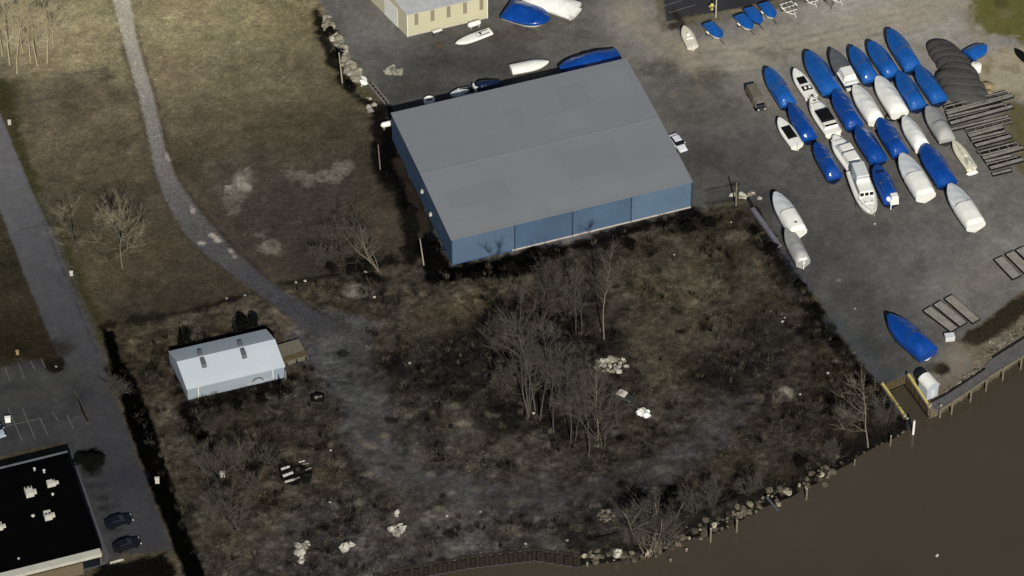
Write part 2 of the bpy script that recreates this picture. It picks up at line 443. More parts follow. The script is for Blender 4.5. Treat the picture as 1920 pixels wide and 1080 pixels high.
stroke([(420,180),(640,168)], 2.0, (84,82,54), 1.5, 1.6, .35)
# mossy verge between road and field
stroke([(2,160),(40,300),(85,400),(140,520),(190,640)], 2.6, (54,54,32), 1.0, 1.0, .85)
stroke([(150,560),(176,610)], 3.0, (52,48,32), 1.2, 1.2, .6)
stroke([(655,125),(690,170),(700,200)], 4, (74,74,38), 1.6, 1.6, .4); stroke([(600,40),(640,140)], 3, (84,82,48), 1.5, 1.5, .4)
# ditch between field and lot
stroke([(195,612),(260,598),(330,588),(400,572),(480,549)], .9, (22,20,18), .7, .9, .85)
stroke([(240,602),(300,590)], 2.4, (30,28,24), 1.2, 1.2, .8)
stroke([(500,535),(560,528),(620,516),(700,505)], 1.0, (20,19,17), .7, 1.0, .8)
for a, b, rx, ry in ((625,500,24,12),(700,490,60,15),(705,520,22,8),(655,505,30,10)): blob(a, b, rx, ry, (12,12,11), 1.0, 1.4, .9)
# near-black ground round the warehouse
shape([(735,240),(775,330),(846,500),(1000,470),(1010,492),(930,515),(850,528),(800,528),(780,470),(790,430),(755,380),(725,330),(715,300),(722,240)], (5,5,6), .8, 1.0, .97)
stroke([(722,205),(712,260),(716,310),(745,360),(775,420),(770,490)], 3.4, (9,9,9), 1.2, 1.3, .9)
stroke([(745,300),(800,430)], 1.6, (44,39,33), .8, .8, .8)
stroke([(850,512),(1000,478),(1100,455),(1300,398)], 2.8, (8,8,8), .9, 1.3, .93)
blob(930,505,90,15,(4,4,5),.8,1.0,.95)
# near-black strip beside the rubble heap
shape([(583,15),(600,10),(612,50),(632,100),(652,140),(672,175),(700,190),(718,215),(712,260),(690,205),(660,175),(632,150),(612,110),(590,70)], (17,16,15), .9, 1.1, .94)
# dark scrub beds in the lot
for a, b, rx, ry in ((850,690,80,60),(950,640,55,70),(1060,590,60,45),(1140,640,50,20),(970,780,70,45),(1060,800,60,35),(1020,700,60,60),(1330,690,60,45),(1440,690,50,30),(1580,740,60,28),(740,680,30,30),(1110,555,40,25),(900,620,40,28)):
    blob(a, b, rx, ry, (20,19,18), 2.2, 4.2, .8)
for a, b, rx, ry in ((1180,465,60,14),(1330,425,70,20),(1400,470,30,30),(1520,610,30,34),(1600,720,40,18),(1260,940,110,26),(1420,920,70,20),(1360,960,60,16)):
    blob(a, b, rx, ry, (17,16,15), 1.6, 3.0, .85)
shape([(1165,462),(1290,430),(1390,430),(1430,480),(1500,590),(1400,600),(1330,640),(1290,720),(1215,730),(1190,640),(1180,540)], (70,65,53), 2.2, 2.4, .72)
shape([(1480,660),(1560,650),(1590,700),(1540,735),(1480,710)], (62,56,46), 1.2, 1.6, .6)
shape([(770,590),(900,560),(940,570),(860,620),(780,640),(730,630)], (68,61,49), 1.4, 1.8, .7)
shape([(1420,390),(1300,420),(1360,440),(1430,450)], (40,37,33), 1.4, 1.8, .5)
stroke([(1415,430),(1470,500),(1520,575),(1580,650),(1640,730),(1690,790)], 3.0, (9,9,9), 1.2, 1.5, .9)
stroke([(1150,925),(1250,920),(1330,935),(1450,935),(1560,880),(1690,800)], 2.4, (12,11,10), 1.4, 1.6, .85)
stroke([(560,880),(500,860),(470,870)], 3.4, (14,13,13), 1.0, 1.4, .85)
# black strip along the road's right-hand side
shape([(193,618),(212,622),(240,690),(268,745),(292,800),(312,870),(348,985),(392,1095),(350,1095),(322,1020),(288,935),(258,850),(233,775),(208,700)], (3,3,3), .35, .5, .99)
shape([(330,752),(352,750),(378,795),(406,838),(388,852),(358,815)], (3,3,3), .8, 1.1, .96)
shape([(318,660),(325,645),(500,608),(510,625),(360,670)], (14,13,12), .8, .8, .8)  # cast shadow behind the shed's far wall, painted into the ground colour
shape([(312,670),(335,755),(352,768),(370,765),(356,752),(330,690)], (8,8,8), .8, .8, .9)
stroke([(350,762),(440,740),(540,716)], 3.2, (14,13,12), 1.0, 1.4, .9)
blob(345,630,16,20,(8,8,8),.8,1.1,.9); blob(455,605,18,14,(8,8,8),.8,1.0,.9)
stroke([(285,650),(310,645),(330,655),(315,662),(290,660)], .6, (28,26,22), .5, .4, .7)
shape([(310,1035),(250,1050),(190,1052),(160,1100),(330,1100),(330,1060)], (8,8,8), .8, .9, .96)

# --- roads: path, asphalt road and parking
def along(pts, cols):
    """colour that changes along a line: list of seen colours at its points"""
    pw = np.array([tuple(P(*p))[:2] for p in pts]); best = np.full(NV, 1e9); out = np.zeros((NV, 3))
    for i in range(len(pw) - 1):
        e = pw[i + 1] - pw[i]; t = np.clip(((X - pw[i][0]) * e[0] + (Y - pw[i][1]) * e[1]) / (e @ e), 0, 1)
        d = (X - pw[i][0] - t * e[0]) ** 2 + (Y - pw[i][1] - t * e[1]) ** 2; k = d < best
        best[k] = d[k]; c = np.array(C(*cols[i])) * (1 - t[:, None]) + np.array(C(*cols[i + 1])) * t[:, None]; out[k] = c[k]
    return out
def band(left, right, cols, soft=.18, wob=.3, reg=None, mot=.35):
    global colr
    m = cover(sdist(px(*(left + right[::-1])), pad=30), soft, wob)
    mid = [((a[0] + b[0]) / 2, (a[1] + b[1]) / 2) for a, b in zip(left, right)]
    c = along(mid, cols) * mott[:, None] ** mot
    colr = colr * (1 - m[:, None]) + c * m[:, None]
    if reg is not None: region[m > .5] = reg
    return m
TRACK = [(500,560),(560,595),(620,640),(665,700),(690,770),(710,850),(790,900),(900,925),(1020,930),(1150,905),(1250,875),(1330,820),(1390,760)]
for w, mx, wb in ((9.5, .62, 1.8), (5.5, .82, 1.5)):
    stroke([(600,630),(655,690),(690,770),(700,850)], w * 1.1, (70,69,68), 1.2, wb, mx)
    stroke([(690,760),(712,850),(790,903),(900,926),(1020,930),(1150,905),(1250,875),(1330,820)], w * .5, (62,61,60), .9, wb, mx * .6)
    stroke([(700,850),(790,905),(900,928),(1020,932)], w * .85, (67,66,65), 1.2, wb, mx)
    stroke([(1000,932),(1150,905),(1250,875),(1330,820),(1390,760)], w * .6, (62,61,60), 1.0, wb, mx)
sd = sdist(px(*TRACK), closed=False, pad=20) - 3.2; region[(cover(sd, .5, 1.0) > .5)] = 3
shape([(545,575),(640,585),(690,600),(700,650),(660,690),(700,760),(650,800),(620,720),(560,680),(540,640),(575,625)], (70,70,70), 1.0, 1.8, .87)
stroke([(640,600),(700,612)], 2.0, (76,76,77), 1, 1.4, .6)
stroke([(655,700),(680,770),(700,850)], .5, (50,50,50), .5, .6, .5); stroke([(700,690),(722,770),(740,850)], .5, (50,50,50), .5, .6, .5)
for p in ((850,945,1000,955),(1050,915,1200,885)):
    stroke([(p[0],p[1]),(p[2],p[3])], .6, (42,42,43), .6, .8, .6)

PL = [(208,-30),(210,0),(225,50),(240,110),(260,180),(274,240),(288,310),(305,365),(340,430),(385,478),(440,518),(490,556),(540,592),(590,640)]
PR = [(240,-30),(243,0),(252,50),(268,115),(288,180),(302,240),(318,300),(338,345),(378,400),(430,460),(480,506),(530,545),(590,580),(650,610)]
path_m = band(PL, PR, [(182,177,161),(174,169,153),(163,158,144),(151,147,136),(134,131,124),(122,119,114),(110,107,104),(97,95,93),(86,85,84),(78,77,78),(72,72,74),(64,64,66),(62,62,64),(64,63,64)], .2, .35, None, .32)  # path darkens toward the viewer: vignette put into its colour
for a, b, c, d, w in ((216,6,222,16,.6),(312,290,318,300,.5),(355,385,362,398,.6),(396,440,410,452,.6),(433,470,440,482,.5),(376,455,380,456,.4)):
    stroke([(a,b),(c,d)], w, (168,160,148), .5, .7, .8)
for t in ((PL, (58,54,46)), (PR, (50,46,40))):
    stroke([(x - (4 if t[0] is PL else -4), y) for x, y in t[0][2:]], .5, t[1], .6, .7, .5)
RL = [(-60,250),(0,395),(40,500),(80,600),(118,690),(150,770),(170,850),(200,960),(235,1040)]
RR = [(-60,80),(0,214),(55,345),(100,440),(140,545),(180,640),(215,740),(262,870),(325,1030)]
road_m = band(RL, RR, [(100,98,98),(96,95,96),(82,82,84),(74,74,76),(68,68,70),(62,62,64),(56,56,58),(54,54,57),(58,58,60)], .16, .2, 5, .45)  # road colours include the painted vignette falloff toward the near end
lot = [(0,690),(75,672),(90,690),(112,698),(128,680),(160,760),(200,900),(235,1035),(205,1055),(120,830),(60,840),(-60,870),(-60,700)]
m = cover(sdist(px(*lot), pad=30), .2, .2); paint(m, (56,56,57), 1.0); region[m > .5] = 6
stroke([(0,705),(110,712),(170,710)], 5, (66,66,64), 2, 1.5, .6); stroke([(20,745),(90,735)], 4, (64,64,62), 1.5, 1.5, .6)
stroke([(0,830),(110,808),(180,780)], 2.5, (60,60,61), 1.5, 1.2, .6)
blob(150,735,22,24,(42,42,45),2.0,1.6,.7); blob(55,685,34,10,(48,48,54),1.2,1.2,.6)
for i in range(7): blob(180+i*8, 912+i*20, 18, 5, (30,31,35), .8, 1.0, .75)          # darker parking bays by the building
blob(170,862,26,20,(6,6,6),.7,.9,.95); blob(172,880,20,14,(12,12,12),.7,.9,.85)
blob(240,890,26,22,(46,47,54),1.6,1.6,.6)
stroke([(20,395),(115,640)], .5, (84,83,82), .4, .3, .4); stroke([(75,365),(200,680)], .8, (86,85,84), .7, .4, .4)
stroke([(60,360),(180,660)], .25, (52,52,54), .25, .2, .8); stroke([(40,430),(75,425),(120,415)], .2, (54,54,56), .2, .3, .6); stroke([(85,560),(150,545)], .2, (52,52,54), .2, .3, .6)
stroke([(130,880),(205,1050)], .1, (58,58,60), .1, 0, 0)
# round mossy island at the lot's corner
shape([(82,672),(88,690),(100,698),(116,694),(124,682),(118,668)], (28,25,21), .25, .15, 1.0)
stroke([(84,686),(92,695),(104,699),(118,692)], .35, (14,13,12), .25, .1, .9)
stroke([(0,650),(70,660),(110,655)], 4.0, (34,31,22), 1.8, 1.5, .7)

# --- yard: haul road, stains, sand, weedy corners
stroke([(1150,-40),(1185,30),(1250,90),(1290,110)], 6, (136,127,112), 1.2, .8, .7)
stroke([(1300,110),(1420,95),(1560,65),(1760,10),(1900,-40)], 9, (146,138,121), 1.8, 1.2, .6)
for k in range(8):
    o = k * 7
    stroke([(1290,92+o),(1420,84+o),(1560,52+o),(1740,4+o)], .28, (118,110,97) if k % 2 else (162,153,136), .35, .3, .35)
for a, b, rx, ry, c, q in ((1240,130,40,20,(72,69,62),.7),(1330,150,36,26,(74,70,63),.7),(1370,200,26,30,(66,63,60),.5),(1420,215,30,26,(72,70,66),.4),(1300,215,40,24,(76,72,66),.5),(1310,300,46,24,(62,60,57),.6),
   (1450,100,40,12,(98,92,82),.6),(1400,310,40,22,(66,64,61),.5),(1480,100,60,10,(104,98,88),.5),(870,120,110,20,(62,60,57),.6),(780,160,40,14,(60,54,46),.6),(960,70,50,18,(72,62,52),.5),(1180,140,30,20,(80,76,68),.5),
   (1520,470,50,40,(62,62,61),.5),(1590,545,40,30,(60,60,60),.5),(1500,530,30,30,(60,59,58),.5),(1650,480,60,20,(100,95,90),.35),(1660,420,60,14,(98,92,86),.35),(1600,360,50,20,(74,71,68),.4),(1630,655,50,30,(54,55,55),.5),
   (1840,530,60,22,(114,108,100),.5),(1830,490,40,14,(118,112,104),.4),(1700,640,30,14,(64,63,61),.4),(1290,420,30,10,(20,19,18),.6)):
    blob(a, b, rx, ry, c, 1.6, 2.2, q)
for a, b, rx, ry in ((1312,105,16,5),(1280,130,10,6),(1310,170,8,10),(1260,180,8,5)): blob(a, b, rx, ry, (118,109,94), .8, 1.4, .6)
shape([(1325,375),(1310,330),(1325,310),(1345,330),(1350,380),(1320,395),(1308,390)], (86,82,77), 1.0, 1.0, .6)
stroke([(1325,356),(1380,345)], .6, (30,29,28), .6, .7, .8); stroke([(1328,380),(1385,372)], .8, (30,29,28), .6, .7, .7)
shape([(1322,358),(1378,350),(1382,372),(1330,380)], (66,65,63), .6, .7, .8)
stroke([(1420,400),(1455,460),(1480,490),(1535,560),(1600,640),(1650,715)], .9, (72,74,82), .4, .4, .7)   # bare kerb along the yard's edge
stroke([(1412,398),(1520,556),(1640,720)], .6, (16,17,20), .4, .4, .75)
stroke([(1560,600),(1660,705)], 2.6, (70,72,74), 1.0, .7, .6)
# sandy corner and green patches at the right
shape([(1835,110),(1880,90),(1930,95),(1990,140),(1990,210),(1900,190),(1860,175),(1835,150)], (150,141,119), 1.4, 1.6, .95)
shape([(1820,10),(1835,-10),(2000,-20),(2000,90),(1925,75),(1880,72),(1850,62),(1835,50)], (90,88,44), 1.6, 1.8, .95)
shape([(1815,0),(1840,60),(1870,85),(1835,95),(1810,50)], (126,114,88), 1.4, 1.4, .6)
blob(1885,30,14,10,(116,108,84),1.0,1.6,.6); blob(1875,5,10,8,(66,58,40),.8,1,.7)
shape([(1880,190),(1915,190),(2000,260),(2000,360),(1905,320),(1900,250)], (92,85,56), 1.6, 1.6, .9)
for a, b, rx, ry in ((1852,125,7,6),(1880,128,8,5),(1855,110,6,4),(1905,130,10,6),(1875,95,8,4),(1850,132,5,8)): blob(a, b, rx, ry, (112,101,76), .6, 1.0, .7)
blob(1898,245,12,26,(76,76,40),1.4,1.4,.5); blob(1905,180,14,8,(70,68,36),1.2,1.4,.6)
# top: verge under the upper parking lot
shape([(1225,0),(1240,60),(1262,55),(1440,22),(1600,-20),(1600,-80),(1230,-60)], (92,84,66), .8, .8, .85)
m = shape([(1228,-120),(1243,-5),(1250,40),(1290,34),(1435,4),(1560,-26),(1700,-120)], (52,52,54), .3, .2, 1.0, 7)
stroke([(1264,22),(1278,42),(1262,50)], 1.5, (34,31,27), .6, .8, .8)
stroke([(1370,22),(1412,14)], .6, (134,124,96), .4, .3, .8); stroke([(1285,35),(1340,27)], 1.0, (104,98,74), .6, .8, .6)
blob(715,0,14,8,(74,74,40),1,1.2,.8)
# the point with the boat well
shape([(1795,638),(1830,690),(1858,675),(1855,640),(1815,625)], (108,101,84), .8, .8, .8)
shape([(1795,640),(1850,600),(1930,540),(2000,520),(2000,580),(1925,592),(1870,630),(1832,652)], (45,40,30), .8, .9, .97)
shape([(1830,652),(1870,632),(1925,592),(2000,560),(2000,600),(1925,630),(1860,672)], (104,97,83), .6, .9, .95)
shape([(1740,700),(1790,640),(1832,652),(1850,690),(1770,745),(1735,720)], (116,108,94), 1.2, 1.2, .85)
blob(1768,692,14,11,(30,25,18),.7,.8,.95); blob(1752,690,16,9,(56,50,42),.9,.9,.8); blob(1790,668,18,10,(122,115,102),1,1.2,.6)
shape([(1700,705),(1730,690),(1738,698),(1730,735),(1722,738)], (122,112,90), .4, .4, .9)
shape([(1728,730),(1752,748),(1815,712),(1845,690),(1820,690),(1760,725)], (98,89,73), .8, .9, .7)
for a, b, rx, ry in ((1600,660,4,2),(1565,676,9,4),(1572,525,4,2),(1763,519,3,2)): blob(a, b, rx, ry, (118,112,102), .3, .4, .7)

# pale bare spots
for a, b, rx, ry, c in ((668,547,30,13,(118,112,102)),(1472,737,20,15,(124,118,106)),(1452,748,10,6,(92,88,80)),(1425,745,10,7,(82,78,68)),(1400,765,24,9,(72,68,60)),(1030,990,14,10,(96,92,84)),(1020,1010,20,16,(72,70,66)),(1140,965,18,12,(64,64,66)),
                        (890,880,12,7,(84,78,64)),(920,775,12,7,(84,79,69)),(1380,760,20,12,(72,67,58)),(800,1030,18,7,(86,80,64)),(985,745,10,5,(60,58,58)),(940,840,20,7,(76,71,60)),(1300,905,26,8,(72,67,55)),(1270,880,16,6,(66,62,56)),
                        (870,945,30,8,(76,74,72)),(860,955,18,6,(82,80,77))):
    blob(a, b, rx, ry, c, .6, .8, .85)

rb = random.Random(5)
for i in range(150):      # small bleached and dark spots in the lot
    a, b = rb.uniform(380, 1640), rb.uniform(560, 1030)
    if i % 2 and (a > 1300 or b < 760): a, b = rb.uniform(620, 1250), rb.uniform(760, 1000)
    if b > 1040 - max(0, a - 1100) * .40 or (a > 1480 and b < 640): continue
    q = rb.uniform(3, 9); blob(a, b, q * 1.6, q * .8, (92,87,76) if i % 2 else (20,19,18), .45, .7, rb.uniform(.3, .75) if i % 2 else rb.uniform(.5, .84))

# --- relief and the river bank
WL = -2.3
SHORE = [(560,1128),(757,1086),(880,1063),(1004,1049),(1086,1062),(1092,1058),(1180,1052),(1232,1042),(1262,1026),(1290,1013),(1332,1002),(1400,968),(1440,945),(1482,930),(1540,900),(1605,860),(1655,832),(1703,806)]
shore = [tuple(P(a, b, WL))[:2] for a, b in SHORE]
slip = [tuple(P(a, b, 0))[:2] for a, b in ((1697,786),(1654,724),(1698,706),(1744,768),(1762,762),(1850,705),(1862,697),(1924,655))]
last, prev = np.array(slip[-1]), np.array(slip[-3])
dirn = (last - prev) / np.linalg.norm(last - prev)
riv = shore + slip + [tuple(last + dirn * 1500), (2500, -300), (2500, -2500), (-900, -2500), (-900, -900)]
sdr = sdist(riv, pad=3000)
Z = np.zeros(NV)
Z += lot_m * (fbm(X, Y, 8, 301, 3) * .5 + fbm(X, Y, 1.6, 331, 3) * .28) * np.clip(sdr / 6, 0, 1)
Z += (1 - lot_m) * (1 - yard_m) * fbm(X, Y, 3, 351, 3) * .12
Z += yard_m * fbm(X, Y, 4, 361, 3) * .06
for mm in (path_m, road_m): Z = Z * (1 - mm) + .02 * mm
Z[np.isin(region, (5, 6, 7))] = 0.0
# steep edge at walls, sloped edge at the natural bank
pA, pB = P(1088, 1062, WL), P(1695, 806, WL)
d_shore, d_slip = sdist(shore, closed=False, pad=40), sdist(slip, closed=False, pad=40)
natural = (X > pA.x) & (X < pB.x) & (d_shore <= d_slip + .05)
wid = np.where(natural, 2.6, .30)
tt = np.clip((sdr + np.where(natural, EDGE * .45 + .1, 0)) / wid, -1.2, 1)
zb = np.where(natural, WL + 2.3 * np.clip(tt, -1, 1), np.where(sdr < .12, -4.5, 0))
bank = sdr < wid
Z = np.where(bank, np.minimum(Z, zb), Z)
Z = np.where(sdr < -1.5, -4.5, Z)
bm = cover(sdr - 2.4, 1.0, .8) * natural
paint(bm, (19,18,16), .88)
paint((sdr < .9).astype(float) * natural * (EDGE > -.6), (16,15,14), .85)
HEIGHT = Z
def ground_z(x, y):
    i = min(max(int(np.searchsorted(gx, x)) , 0), NX - 1); j = min(max(int(np.searchsorted(gy, y)), 0), NY - 1)
    return float(HEIGHT[j * NX + i])
def G(pxx, pyy):
    z = 0.0
    for _ in range(8):
        p = P(pxx, pyy, z); z = .5 * z + .5 * max(ground_z(p.x, p.y), WL - .15)
    return Vector((p.x, p.y, z))

colr = np.clip(colr, .0008, .85)
V = np.stack([X, Y, Z], 1)
ii = (np.arange(NY - 1)[:, None] * NX + np.arange(NX - 1)[None, :]).ravel()
quads = np.stack([ii, ii + 1, ii + NX + 1, ii + NX], 1)
freg = region[quads[:, 0]].copy()
M['ground'] = attr_mat('soil_and_grass', .95, 1.7, .46, .55)
M['yard'] = attr_mat('gravel', .95, 2.2, .24, .4)
M['asphalt'] = attr_mat('worn_asphalt', .9, 4.0, .09, .2, .05)
def sheet(name, reg, material, kind='structure', label=None, cat=None):
    q = quads[np.isin(freg, reg)]
    used, inv = np.unique(q, return_inverse=True); q = inv.reshape(-1, 4)
    me = bpy.data.meshes.new(name)
    me.vertices.add(used.size); me.vertices.foreach_set("co", V[used].astype(np.float32).ravel())
    me.loops.add(q.size); me.loops.foreach_set("vertex_index", q.ravel().astype(np.int32))
    me.polygons.add(len(q)); me.polygons.foreach_set("loop_start", np.arange(0, q.size, 4, dtype=np.int32))
    try: me.polygons.foreach_set("loop_total", np.full(len(q), 4, np.int32))
    except Exception: pass
    me.update(calc_edges=True)
    at = me.attributes.new("col", 'FLOAT_COLOR', 'POINT')
    at.data.foreach_set("color", np.concatenate([colr[used], np.ones((used.size, 1))], 1).astype(np.float32).ravel())
    me.polygons.foreach_set("use_smooth", np.ones(len(q), bool))
    me.materials.append(material)
    o = bpy.data.objects.new(name, me); COL.objects.link(o)
    return tag(o, label, cat, None, kind)
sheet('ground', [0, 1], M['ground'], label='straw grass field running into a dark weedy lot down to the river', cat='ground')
sheet('gravel_yard', [2], M['yard'], label='grey gravel boat yard between the blue warehouse and the river', cat='yard')
sheet('dirt_track', [3], M['ground'], label='grey dirt track curving through the dark lot below the white shed', cat='track')
sheet('path', [4], M['asphalt'], label='pale curving path that crosses the straw field', cat='path')
sheet('road', [5], M['asphalt'], label='straight asphalt road at the left edge', cat='road')
sheet('parking_lot', [6], M['asphalt'], label='dark parking lot beside the black roofed building', cat='parking lot')
sheet('upper_parking_lot', [7], M['asphalt'], label='dark asphalt lot with white lines beyond the haul road', cat='parking lot')
wa = MB(); wa.add([(-2500, -2500, WL), (2500, -2500, WL), (2500, 2500, WL), (-2500, 2500, WL)], [(0, 1, 2, 3)])
tag(wa.build('water', M['water']), 'calm brown river water', 'water', None, 'structure')

# ------------------------------------------------------------------ boats
def half(t, full=.52, tail=.07):
    return max(.02, (1 - (1 - min(t / full, 1)) ** 2) ** .66 * (1 - tail * max(0, (t - full) / (1 - full)) ** 2))
class Boat:
    def __init__(s, name, bow, stern, beam, label, cat='boat', group=None, g=1.9, zk=0.0, flip=False):
        b, e = P(*bow, g), P(*stern, g)
        beam *= 1.06; s.L = (b - e).length; s.B = beam; s.g = g; s.zk = zk
        c = (b + e) / 2; rz = math.atan2(b.y - e.y, b.x - e.x)
        s.o = empty(name, (c.x, c.y, ground_z(c.x, c.y)), rz, label, cat, group)
        s.rng = random.Random(hash(label) % 99991 if False else sum(map(ord, label)))
    def x(s, t): return s.L / 2 - t * s.L
    def b(s, t): return s.B / 2 * half(t)
    def gz(s, t): return s.g * (1 + .14 * (1 - t) ** 2)
    def kz(s, t): return s.zk + (s.gz(t) * .82 * (1 - t / .28) ** 1.6 if t < .28 else 0)
    def hull(s, m, top=0.0, name='hull', n=18, parent=None):
        R = []
        for i in range(n):
            t = i / (n - 1); x, b, g, k = s.x(t), s.b(t), s.gz(t) - top, s.kz(t)
            h = g - k
            R.append([(x, b, g), (x, b * .985, k + h * .72), (x, b * .86, k + h * .38), (x, b * .06 + .02, k), (x, -b * .06 - .02, k), (x, -b * .86, k + h * .38), (x, -b * .985, k + h * .72), (x, -b, g)])
        mb = MB(); mb.loft(R, closed=True)
        return mb.build(name, m, s.o)
    def deck(s, m, crown=.12, t0=.01, t1=1.0, name='deck', lift=.03, shrink=.97):
        R = []
        for i in range(14):
            t = t0 + (t1 - t0) * i / 13; b = s.b(t) * shrink
            R.append([(s.x(t), b * u, s.gz(t) + lift + crown * (1 - abs(u) ** 2.2) * min(1, s.b(t) / (s.B * .4))) for u in (-1, -.7, -.35, 0, .35, .7, 1)] + [(s.x(t), b, s.gz(t) - .12), (s.x(t), -b, s.gz(t) - .12)])
        return MB().loft(R).build(name, m, s.o)
    def cover(s, m, ridge, t0=.0, t1=1.0, skirt=.7, name='cover', n=26, over=.06, flat=None, wr=.05, pole=None):
        """tarpaulin drawn over the boat: ridge = [(t, height above gunwale)], flat = [(t, exponent)] of the cross section"""
        def itp(tb, t):
            for (a, x), (b, y) in zip(tb, tb[1:]):
                if t <= b: return x + (y - x) * (t - a) / (b - a + 1e-9)
            return tb[-1][1]
        flat = flat or [(0, 1.15), (.45, 1.5), (.7, 2.6), (1, 3.2)]
        us = [-1, -.93, -.8, -.62, -.42, -.2, 0, .2, .42, .62, .8, .93, 1]
        R = []; rg = s.rng
        ph = [rg.uniform(0, 6.28) for _ in range(6)]
        for i in range(n):
            t = t0 + (t1 - t0) * i / (n - 1); te = max(t, .012)
            b = s.b(te) + over; g = s.gz(te); r = itp(ridge, t); p = itp(flat, t); k = s.kz(te)
            x = s.x(t) + (over if i == 0 else -over if i == n - 1 else 0)
            row = []
            for u in us:
                z = g + r * (1 - abs(u) ** p)
                if 0 < i < n - 1:
                    z += wr * (math.sin(u * 7 + ph[0] + t * 9) * .4 + math.sin(t * 31 + ph[1] + u * 3) * .6 + math.sin(t * 17 - u * 11 + ph[2]) * .5) * (1 - abs(u) ** 3)
                row.append((x, b * u, z))
            zs = max(k + .04, g - skirt)
            row += [(x, b * .99 + .02 * math.sin(t * 40 + ph[3]), (g * .4 + zs * .6)), (x, b * .96, zs), (x, -b * .96, zs), (x, -b * .99 + .02 * math.sin(t * 37 + ph[4]), (g * .4 + zs * .6))]
            R.append(row)
        return MB().loft(R).build(name, m, s.o)
    def block(s, name, m, ta, tb, wa, z0, z1, fr=0, bk=0, sd=0, parent=None, smooth=False):
        """box-like structure from ta to tb along the boat, wa wide, z above gunwale"""
        return MB().frustum(s.x(tb), s.x(ta), -wa / 2, wa / 2, s.g + z0, s.g + z1, fr, bk, sd, smooth).build(name, m, parent or s.o)
    def motor(s, m, y=0.0, tilt=.3, name='outboard_motor'):
        mb = MB(); x = -s.L / 2
        mb.loft([[(x - .25 + dx * .34, y + dy * .24, s.g * .9 + z) for dx, dy in ((1, .6), (.6, 1), (-.6, 1), (-1, .6), (-1, -.6), (-.6, -1), (.6, -1), (1, -.6))] for z in (0, .25, .45)])
        mb.frustum(x - .42, x - .16, y - .08, y + .08, .25, s.g * .9)
        return mb.build(name, m, s.o)
    def rail(s, m, t1=.35, h=.55, name='rail'):
        mb = MB()
        for sg in (1, -1):
            pts = [(s.x(t), sg * s.b(t) * .93, s.gz(t) + h) for t in [.015 + (t1 - .015) * i / 7 for i in range(8)]]
            mb.tube(pts, .03, 4)
            for p in pts[::2]: mb.tube([p, (p[0], p[1], p[2] - h)], .022, 4)
        return mb.build(name, m, s.o)
    def stands(s, m):
        for t in (.4, .85):
            for sg in (1, -1):
                mb = MB(); b = s.b(t)
                top = Vector((s.x(t), sg * b * .84, s.g * .42)); 
                for dx in (-.25, .25): mb.tube([top, (top.x + dx, sg * (b * .84 + .35), .0)], .03, 4)
                mb.box(top.x - .15, top.x + .15, min(top.y, top.y + sg * .08), max(top.y, top.y + sg * .08), top.z - .1, top.z + .1)
                mb.build('stand_leg', m, s.o)

GB = 'boats laid up in the yard'
RIDGES = [
    [(0, .06), (.1, .3), (.35, .8), (.6, 1.15), (.86, 1.2), (.93, .95), (1, .05)],
    [(0, .05), (.15, .35), (.42, .75), (.56, .9), (.60, 1.35), (.84, 1.35), (.93, .95), (1, .0)],
    [(0, .08), (.2, .6), (.5, 1.1), (.75, 1.25), (.9, 1.0), (1, .02)],
    [(0, .05), (.12, .25), (.55, .85), (.68, .95), (.72, 1.3), (.86, 1.25), (.94, .85), (1, .02)],
]
def wrapped(bow, stern, beam, label, m='blue_wrap', hull='navy', ridge=0, skirt=.62, name='covered_boat', g=1.9, flat=None, over=.06, sc=1.0):
    b = Boat(name, bow, stern, beam, label, 'boat', GB, g)
    b.hull(M[hull], .02)
    b.seams = (m, label)
    b.cover(M[m], [(t, r * sc) for t, r in RIDGES[ridge]], t0=.035, skirt=skirt, flat=flat, over=over)
    return b
def panelled(bow, stern, beam, label):
    b = Boat('covered_boat', bow, stern, beam, label, 'boat', GB); b.hull(M['white_wrap'], .02)
    b.cover(M['pale_wrap'], [(0, .06), (.2, .45), (.45, .85), (.6, .9)], t0=.02, t1=.6, skirt=.8, flat=[(0, 1.3), (.6, 1.7)])
    b.cover(M['white_wrap'], [(.56, 1.15), (.75, 1.2), (.97, .95), (1, .35)], t0=.56, skirt=.9, flat=[(.56, 4), (1, 6)], name='stern_panel', wr=.02, n=14, over=.09)
    return b
Bv, B2 = 'blue_wrap', 'blue_wrap2'
wrapped((1438,127),(1478,194), 3.0, 'blue covered boat at the left end of the back rows, nearest the tan truck', Bv, ridge=1).motor(M['dark_metal'])
wrapped((1514,96),(1560,171), 3.7, 'broad blue covered boat between the small open white boat and the grey covered boat', Bv, ridge=2, flat=[(0, 1.2), (.4, 1.9), (1, 2.2)])
b4 = Boat('covered_boat', (1560,93), (1598,158), 3.0, 'dark grey covered boat with a white canvas enclosure over its stern', 'boat', GB)
b4.hull(M['navy'], .02); b4.cover(M['dark_wrap'], [(0, .05), (.2, .4), (.5, .8), (.62, .85)], t1=.62, skirt=1.0)
b4.deck(M['gel'], .05, .6, 1.0)
e4 = b4.block('canvas_enclosure', M['white_wrap'], .58, .90, 2.5, .05, 1.15, .5, .25, .25, smooth=False); b4.block('swim_platform', M['gel'], 1.0, 1.06, 2.3, -.9, -.7)
b4.block('transom_seat', M['pale_wrap'], .92, .99, 2.3, .02, .3, .1, .1, .1)
wrapped((1597,87),(1633,149), 3.0, 'blue covered boat just right of the grey one with the white canvas stern', Bv, ridge=1)
wrapped((1631,77),(1673,139), 3.1, 'blue covered boat in the back row, second from its right end', Bv, ridge=3)
wrapped((1667,54),(1712,127), 3.3, 'blue covered boat farthest up the yard at the right end of the back row', Bv, ridge=1)
wrapped((1719,123),(1762,187), 3.1, 'blue covered boat tight against the dark tarped heap', Bv, ridge=2)
wrapped((1684,134),(1722,199), 3.1, 'blue covered boat right beside the large bright white covered boat', Bv, ridge=3)
